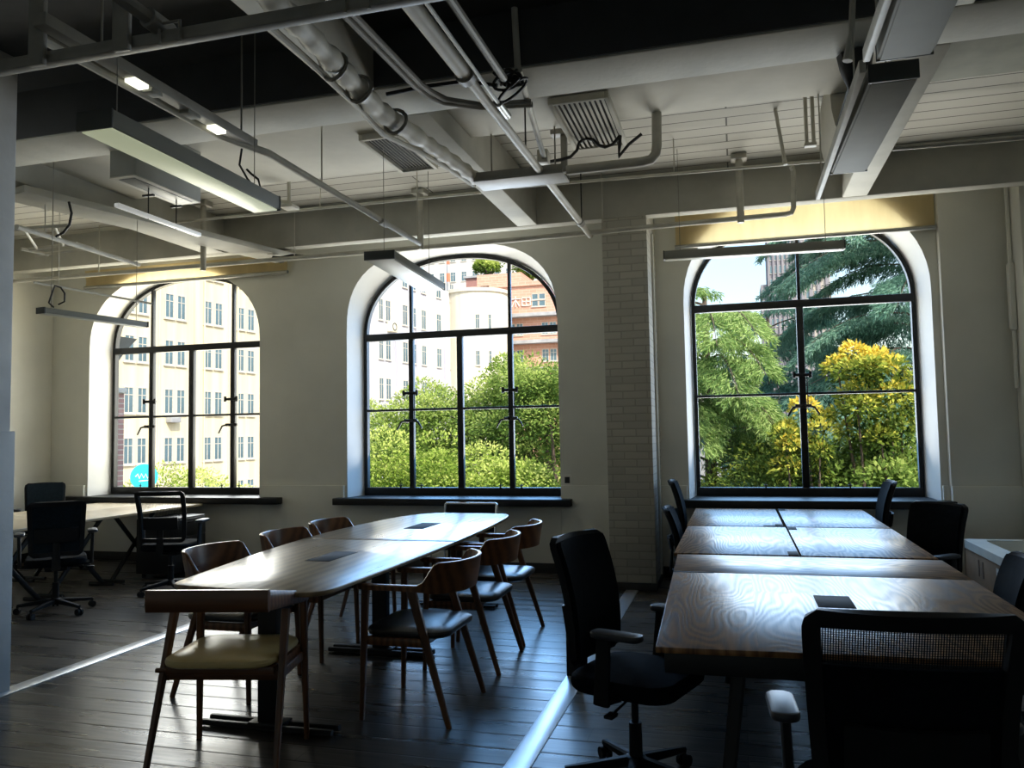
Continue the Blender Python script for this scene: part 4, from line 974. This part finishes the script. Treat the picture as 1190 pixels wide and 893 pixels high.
def cedar(lb, x, y, z0, z1, L0, L1, mat, n, tone0=0., droop=.35, azr=(0, 360), seed=1, dens=60, nl=.16):
    global rng
    keep = rng; rng = random.Random(seed)
    root = empty('cedar_tree', lb, 'tree', (x, y, GZ)); lv = Leaves(); br = MB()
    br.tube([(0, 0, 0), (.05, 0, (z0-GZ)*.6), (0, .05, z1-GZ)], [.28, .2, .04], 9)
    for k in range(n):
        f_ = (k+.5)/n; z = z0+(z1-z0)*f_-GZ; az = R(rng.uniform(*azr)); Lg = (L0+(L1-L0)*f_)*rng.uniform(.75, 1.15)
        d = Vector((cos(az), sin(az), 0)); pts = []
        for i in range(9):
            t_ = i/8; pts.append(Vector((0, 0, z))+d*Lg*t_+Vector((0, 0, Lg*(.16*sin(t_*pi*.8)-droop*t_*t_))))
        br.tube(pts, [.026*(1-.85*i/8) for i in range(9)], 5)
        sd = Vector((-d.y, d.x, 0)); tb = rng.uniform(-.12, .12)
        for i in range(int(dens*Lg)):
            t_ = rng.uniform(.12, 1)**.8; ii = min(7, int(t_*8)); p = pts[ii].lerp(pts[ii+1], t_*8-ii)
            wd = .34*Lg*(1-t_*.75)*rng.uniform(-1, 1); q = p+sd*wd+Vector((0, 0, -abs(wd)*.25+rng.uniform(-.04, .05)))
            sdir = (d*.7+sd*(.9*wd/abs(wd+1e-6))+Vector((0, 0, -.9))+rv()*.4).normalized()
            for m_ in range(6):
                o_ = q+sdir*nl*.7*m_*.4
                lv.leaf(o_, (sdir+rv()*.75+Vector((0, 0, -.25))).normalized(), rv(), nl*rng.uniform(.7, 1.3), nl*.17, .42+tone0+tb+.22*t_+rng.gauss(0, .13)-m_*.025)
    br.build('branches', 'bark', root, 60); lv.build('needles', mat, root); rng = keep
    return root
TG = 'broadleaf trees beyond the second window'
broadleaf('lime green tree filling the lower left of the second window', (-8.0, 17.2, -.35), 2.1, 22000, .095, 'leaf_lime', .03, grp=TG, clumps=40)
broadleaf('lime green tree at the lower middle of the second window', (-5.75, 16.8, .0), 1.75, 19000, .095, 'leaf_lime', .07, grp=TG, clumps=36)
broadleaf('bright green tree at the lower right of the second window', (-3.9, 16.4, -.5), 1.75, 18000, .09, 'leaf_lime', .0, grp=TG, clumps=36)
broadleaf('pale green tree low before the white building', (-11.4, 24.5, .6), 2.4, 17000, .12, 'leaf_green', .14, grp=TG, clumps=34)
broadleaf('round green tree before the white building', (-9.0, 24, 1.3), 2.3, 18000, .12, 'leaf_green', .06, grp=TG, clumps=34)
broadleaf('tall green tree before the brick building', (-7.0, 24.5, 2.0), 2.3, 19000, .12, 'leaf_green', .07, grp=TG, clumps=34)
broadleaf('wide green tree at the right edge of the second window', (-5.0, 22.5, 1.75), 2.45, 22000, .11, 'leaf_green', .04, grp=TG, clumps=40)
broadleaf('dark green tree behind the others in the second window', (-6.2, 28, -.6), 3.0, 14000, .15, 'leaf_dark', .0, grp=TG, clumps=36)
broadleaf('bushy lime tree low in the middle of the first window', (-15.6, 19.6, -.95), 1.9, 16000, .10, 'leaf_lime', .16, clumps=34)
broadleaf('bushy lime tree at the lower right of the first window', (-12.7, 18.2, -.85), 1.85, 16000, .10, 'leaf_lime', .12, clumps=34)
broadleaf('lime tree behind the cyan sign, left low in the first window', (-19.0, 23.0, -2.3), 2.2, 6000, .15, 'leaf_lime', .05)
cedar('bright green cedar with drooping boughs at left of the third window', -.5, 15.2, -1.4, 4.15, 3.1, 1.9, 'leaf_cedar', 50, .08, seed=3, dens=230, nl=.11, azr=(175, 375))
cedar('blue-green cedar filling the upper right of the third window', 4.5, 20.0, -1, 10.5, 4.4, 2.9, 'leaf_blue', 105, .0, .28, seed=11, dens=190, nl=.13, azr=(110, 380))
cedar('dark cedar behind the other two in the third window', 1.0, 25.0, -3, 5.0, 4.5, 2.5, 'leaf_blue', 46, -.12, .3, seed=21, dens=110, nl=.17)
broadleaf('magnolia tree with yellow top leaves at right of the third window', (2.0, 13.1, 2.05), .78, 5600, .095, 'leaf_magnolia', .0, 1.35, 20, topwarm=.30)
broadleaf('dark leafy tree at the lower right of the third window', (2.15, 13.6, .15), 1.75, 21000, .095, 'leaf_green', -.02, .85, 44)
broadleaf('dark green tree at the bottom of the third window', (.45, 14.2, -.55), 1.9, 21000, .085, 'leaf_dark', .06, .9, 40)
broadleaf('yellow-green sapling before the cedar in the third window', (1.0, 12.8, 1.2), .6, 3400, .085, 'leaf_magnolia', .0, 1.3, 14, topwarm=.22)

def building(name, lb, P, ang):
    return empty(name, lb, 'building', P, ang)
def win_part(root, x, z, w_, h, y=0, bars=True, proto={}):
    key = (round(w_, 2), round(h, 2), bars)
    if key in proto:
        a, b = proto[key]; c = a.copy(); col.objects.link(c); c.parent = root; c.location = (x, y, z); d_ = b.copy(); col.objects.link(d_); d_.parent = c; return c
    t_ = .07; m = MB()
    m.box(0, t_, -.06, .1, 0, h).box(w_-t_, w_, -.06, .1, 0, h).box(t_, w_-t_, -.06, .1, 0, t_).box(t_, w_-t_, -.06, .1, h-t_, h)
    if bars: m.box(w_/2-.025, w_/2+.025, -.05, .05, t_, h-t_).box(t_, w_-t_, -.05, .05, h*.68, h*.68+.05)
    m.box(-.08, w_+.08, -.12, .02, -.1, 0)
    a = m.build('window', 'far_frame', root, 0, (x, y, z)); b = MB().add([(t_, -.02, t_), (w_-t_, -.02, t_), (w_-t_, -.02, h-t_), (t_, -.02, h-t_)], [(0, 1, 2, 3)]).build('pane', 'far_glass', a, 0)
    proto[key] = (a, b); return a
ang = R(82.6)
# cream block beyond the first window
b1 = building('apartment_block', 'sunlit cream apartment block beyond the first window', (-37, 47, GZ), ang)
MB().box(-16, 19.0, 0, 12, 0, 27).build('wall', 'cream', b1, 0)
rb = MB()
for x in (-5.15, -1.9, 1.55, 4.95, 8.6, 12.0): rb.box(x-.22, x+.22, -.10, .02, 0, 27)
for x in (-2.15, 1.9, 5.3): rb.cyl((x+.35, -.14, 0), (x+.35, -.14, 27), .06, n=6)
rb.build('pilasters', 'cream', b1, 0)
for s in (-11.1, -10.05, -7.75, -6.7, -4.55, -3.5, -1.28, -.22, 2.28, 3.34, 5.66, 6.78, 9.15, 10.25, 12.9, 14.0):
    for zt in (18.15, 14.85, 11.55, 8.35, 5.0, 1.72, -1.55): win_part(b1, s, zt-1.72-GZ, .78, 1.72)
MB().box(-1.1, -.2, -.5, 0, 2.7-GZ, 3.2-GZ, .04).build('air_conditioner', 'grey_far', b1)
# white block further along the same street
b2 = building('office_block', 'white office block with tall windows beyond the second window', (-37, 47, GZ), ang)
MB().box(19.2, 33.6, 0, 12, 0, 27).box(33.6, 41.9, 0, 12, 0, 24.2).build('wall', 'white_render', b2, 0)
pl = MB()
for x, w_ in ((21.0, .5), (24.3, .55), (28.9, .7), (33.2, .8), (36.3, .5), (39.6, .6)): pl.box(x-w_*.6, x+w_*.6, -.16, .05, 0, 26.6 if x < 33.5 else 23.8)
pl.build('pilasters', 'white_render', b2, 0)
for s, w_ in ((22.3, 1.1), (25.45, .8), (26.7, .95), (30.0, 1.05), (31.7, 1.2), (34.0, 1.0), (37.4, 1.1), (40.7, 1.0)):
    for zt in (19.2, 15.2, 11.3, 7.3): win_part(b2, s, zt-2.15-GZ, w_, 2.15)
ac = MB().box(27.0, 28.3, -.5, .3, 12.0-GZ, 13.1-GZ, .05).build('air_conditioner', 'ivory', b2)
MB().tube([(27.65+.36*cos(a), -.52, 12.55-GZ+.36*sin(a)) for a in [k*pi/8 for k in range(16)]], .05, 5, closed=True).build('fan_ring', 'far_dark', ac)
# rounded ivory corner building
b3 = building('corner_building', 'bright ivory building with rounded corner left of the brick building', (-29.4, 90.4, GZ), 0)
MB().lathe([(3.8, 0), (3.8, 24.0), (4.0, 24.0), (4.0, 24.4), (0, 24.4)], n=32).box(-2.5, 0, -3, 3.6, 0, 24.0).build('wall', 'ivory', b3, 30)
for k, x in enumerate((.9, 2.1)):
    for z in (11.0, 15.4, 19.6): win_part(b3, x, z, .6, 1.7, -math.sqrt(3.8**2-(x+.3)**2)-.02)
# brick building
b4 = building('brick_building', 'pink brick building with white roof lettering beyond the second window', (-20, 95, GZ), 0)
MB().box(-9.2, 14, 0, 14, 0, 26.2).box(-11, -5.2, .5, 12, 26.2, 27.6).box(-9.2, 14, -.25, .2, 25.7, 26.3).build('wall', 'far_brick', b4, 0)
lg_ = MB()
for z in (21.9, 18.6, 15.2): lg_.box(-8.6, 13, -1.2, .0, z-.12, z+.12).box(-8.6, 13, -1.2, -1.1, z+.12, z+.30)
for x in (-8.5,): lg_.box(x-.12, x+.12, -1.1, -.9, 12, 22)
lg_.build('ledge', 'grey_far', b4, 0)
for x in (-6.8, -5.8, -2.6, -1.6, -.6, 2.4, 3.4): 
    for z in (19.3, 16.0): win_part(b4, x, z+.3, .85, 1.5)
for x in (-3.78, -2.88):
    for z in (23.1, 23.95): win_part(b4, x, z, .82, .75, bars=False)
# pale wall lettering of the brick building (three stroke-built signs)
lt = MB()
def strokes(x, z, s, S):
    for x0, z0, x1, z1 in S: lt.bar((x+x0*s, -.08, z+z0*s), (x+x1*s, -.08, z+z1*s), .085, .14, bev=False, xdir=(0, 0, 1) if abs(x1-x0) > abs(z1-z0) else (1, 0, 0))
strokes(-8.3, 23.1, 1.55, [(.1, 0, .1, 1), (.1, 1, .35, 1), (.35, .2, .35, 1), (.1, .55, .35, .55), (.5, .9, .95, .9), (.72, .05, .72, .9), (.5, .05, .95, .05), (.5, .5, .95, .5)])
strokes(-6.5, 23.15, 1.35, [(.05, .75, .95, .75), (.5, 0, .5, 1), (.15, .05, .5, .7), (.85, .05, .5, .7)])
strokes(-5.0, 23.15, 1.3, [(0, .85, .8, .85), (0, .1, 0, .85), (.8, .1, .8, .85), (0, .1, .8, .1), (.4, .1, .4, .85), (0, .48, .8, .48)])
lt.build('lettering', plain('lettering_pale', (.86, .76, .70), .6), b4, 0)
MB().box(.85, .98, -.08, 0, 22.8, 24.0).box(1.1, 1.35, -.08, 0, 23.3, 23.5).build('red_mark', plain('red_sign', (.5, .1, .06), .6), b4, 0)
b5 = building('rooftop_house', 'brown rooftop house between white and brick buildings', (-35.2, 110, GZ), 0)
MB().box(-2.2, 2.8, 0, 5, 0, 30.3).build('wall', plain('maroon', (.33, .17, .15), .8), b5, 0); MB().box(-2.5, 3.1, -.3, 5.3, 30.3, 30.6).build('roof', 'grey_far', b5, 0)
b6 = building('grey_building', 'pale grey building far behind the brick roof', (-36, 130, GZ), 0)
MB().box(-16, 7, 0, 10, 0, 42).build('wall', plain('pale_grey', (.62, .60, .57), .8, var=.2, scale=.3), b6, 0)
for x in range(-15, 6, 2):
    for z in (30.5, 34, 37.5): win_part(b6, x, z, .95, 1.7)
t = empty('antenna_mast', 'red and grey antenna mast on the roofs beyond the second window', 'mast', (-34.3, 94, 18.5))
for k in range(6): MB().cyl((0, 0, k*1.1), (0, 0, k*1.1+1.1), .28-.02*k, n=8).build('mast_segment', plain('mast_red', (.6, .16, .08), .6) if k % 2 == 0 else 'grey_far', t)
def roof_tree(lb, c, r): broadleaf(lb, c, r, 6000, .38, 'leaf_lime', .14, .6, 18, gz=c[2]-r*.7)
roof_tree('green roof garden trees on the left of the brick building', (-26.0, 104, 24.2), 3.0)
roof_tree('green trees above the right of the brick building', (-19.5, 106, 22.8), 3.4)
roof_tree('small green trees on the roof of the rounded building', (-34.6, 112.5, 26.4), 2.4)
# tower beyond the third window
b7 = building('tower', 'tall stepped stone tower in the sky of the third window', (14, 250, GZ), 0)
MB().box(-3.6, 3.6, 0, 12, 0, 65.5).box(-5.6, -3.6, 1, 12, 0, 51).build('wall', 'tower_stone', b7, 0)
MB().box(3.6, 14, 1.5, 14, 0, 88).build('wall', 'tower_stone2', b7, 0)
rb = MB()
for x in (-3.3, -1.9, -.6, .7, 2.0, 3.2): rb.box(x-.22, x+.22, -.5, 0, 0, 65)
for x in (4.2, 6.4, 8.6, 10.8, 13.2): rb.box(x-.5, x+.5, 1.0, 1.5, 0, 88)
rb.build('ribs', 'tower_stone', b7, 0)
for x in (-2.95, -1.6, -.3, 1.0, 2.3):
    for z in (38, 42, 46, 50, 54, 58, 62): win_part(b7, x, z, .7, 2.4, -.1, False)
for x in (-5.2, -4.4):
    for z in (40, 44, 47.5): win_part(b7, x, z, .6, 2.2, .9, False)
for x in (5.0, 7.2, 9.4):
    for z in range(42, 86, 4): win_part(b7, x, z, .9, 2.4, 1.4, False)
# brick pilaster with stone bracket outside the first window, cyan round sign
t = empty('brick_pilaster', 'red brick pilaster with grey stone bracket outside the first window', 'pilaster', (-9.83, 10.6, GZ))
MB().box(-.45, .03, -.2, .5, 0, 2.33-GZ).build('shaft', 'red_brick', t, 0); MB().box(-.5, .09, -.26, .5, 2.33-GZ, 2.42-GZ, .01).build('cap', 'reveal', t)
sc = []
for k in range(11):
    a = k/10; sc.append((-.10+.55*a**1.8, 2.42-GZ+.78*a))
sc = [(-.45, 2.42-GZ)]+sc+[(-.45, 3.2-GZ)]; n = len(sc)
MB().add([(x, -.12, z) for x, z in sc]+[(x, .3, z) for x, z in sc], [tuple(range(n)), tuple(range(2*n-1, n-1, -1))]+[(j, (j+1) % n, n+(j+1) % n, n+j) for j in range(n)]).tube([(.06, -.14, 3.0-GZ), (-.05, -.15, 2.8-GZ), (-.14, -.14, 2.55-GZ)], .04, 6).build('bracket', 'grey_far', t)
t = empty('round_sign', 'cyan round sign with white script low in the first window', 'sign', (-14.80, 17.5, .60), R(40))
MB().tube([(0, -.04, 0), (0, .04, 0)], .33, 32).build('disc', 'cyan', t)
MB().cyl((0, .07, -6.6), (0, .07, .2), .03).build('pole', 'grey_far', t)
MB().tube([(x*.5, -.05, z*.5) for x, z in ((-.4, .02), (-.3, .16), (-.22, -.08), (-.12, .16), (-.02, -.06), (.08, .14), (.16, -.08), (.26, .14), (.4, .04))], .018, 5).tube([(-.12, -.05, -.11), (.14, -.05, -.09)], .014, 5).build('script', 'sign_white', t)

# ------------------------------------------------------------------ light
wd = bpy.data.worlds.new('sky'); scene.world = wd; wd.use_nodes = True; nt = wd.node_tree; nt.nodes.clear()
o = nt.nodes.new('ShaderNodeOutputWorld'); bg = nt.nodes.new('ShaderNodeBackground'); sk = nt.nodes.new('ShaderNodeTexSky')
sk.sky_type = 'NISHITA'; sk.sun_disc = False; sk.sun_elevation = R(46); sk.sun_rotation = R(140); sk.air_density = 1.3; sk.dust_density = 2.5; sk.ozone_density = 1.5
bg.inputs['Strength'].default_value = .33
nt.links.new(sk.outputs[0], bg.inputs[0]); nt.links.new(bg.outputs[0], o.inputs[0])
def lamp(name, kind, loc, energy, color, **kw):
    d_ = bpy.data.lights.new(name, kind); d_.energy = energy; d_.color = color
    for k, v in kw.items(): setattr(d_, k, v)
    q = bpy.data.objects.new(name, d_); col.objects.link(q); q.location = loc; return q
sun = lamp('sun', 'SUN', (0, 0, 20), 5.6, (1, .93, .80), angle=R(.6))
sun.rotation_euler = Vector((-.50, .52, -.69)).to_track_quat('-Z', 'Y').to_euler()
# lamps added outside each window to brighten the room: cool like sky, warm like bounce
for nm, x, z, w_, h_, e, c_, dz, spr in (
        ('bounce_fill_first', -7.03, 2.25, 2.45, 2.8, 135, (1, .84, .50), -.12, 160), ('sky_fill_first', -7.03, 2.25, 2.45, 2.8, 75, (.36, .60, 1), -.4, 130), ('bounce_fill_left', -7.03, 2.2, 2.45, 2.7, 50, (1, .965, .88), .75, 116),
        ('sky_fill_second', -3.22, 2.25, 2.45, 2.8, 84, (.22, .52, 1), -.5, 120), ('bounce_fill_second', -3.22, 2.2, 2.45, 2.7, 92, (1, .965, .88), .75, 116),
        ('sky_fill_third', .70, 2.3, 2.25, 2.9, 56, (.30, .58, 1), -.5, 120), ('bounce_fill_third', .70, 2.2, 2.25, 2.7, 82, (1, .965, .88), .75, 116)):
    a = lamp(nm, 'AREA', (x, 9.9, z), e, c_, shape='RECTANGLE', size=w_, size_y=h_, spread=R(spr))
    a.rotation_euler = Vector((0, -1, dz)).to_track_quat('-Z', 'Y').to_euler()
scene.view_settings.view_transform = 'Standard'; scene.view_settings.look = 'None'; scene.view_settings.exposure = 0; scene.view_settings.gamma = 1
cy = scene.cycles
cy.use_denoising = True
try: cy.denoiser = 'OPENIMAGEDENOISE'
except Exception: pass
cy.max_bounces = 10; cy.diffuse_bounces = 5; cy.glossy_bounces = 4; cy.transparent_max_bounces = 16
cy.sample_clamp_indirect = 6; cy.caustics_reflective = False; cy.caustics_refractive = False
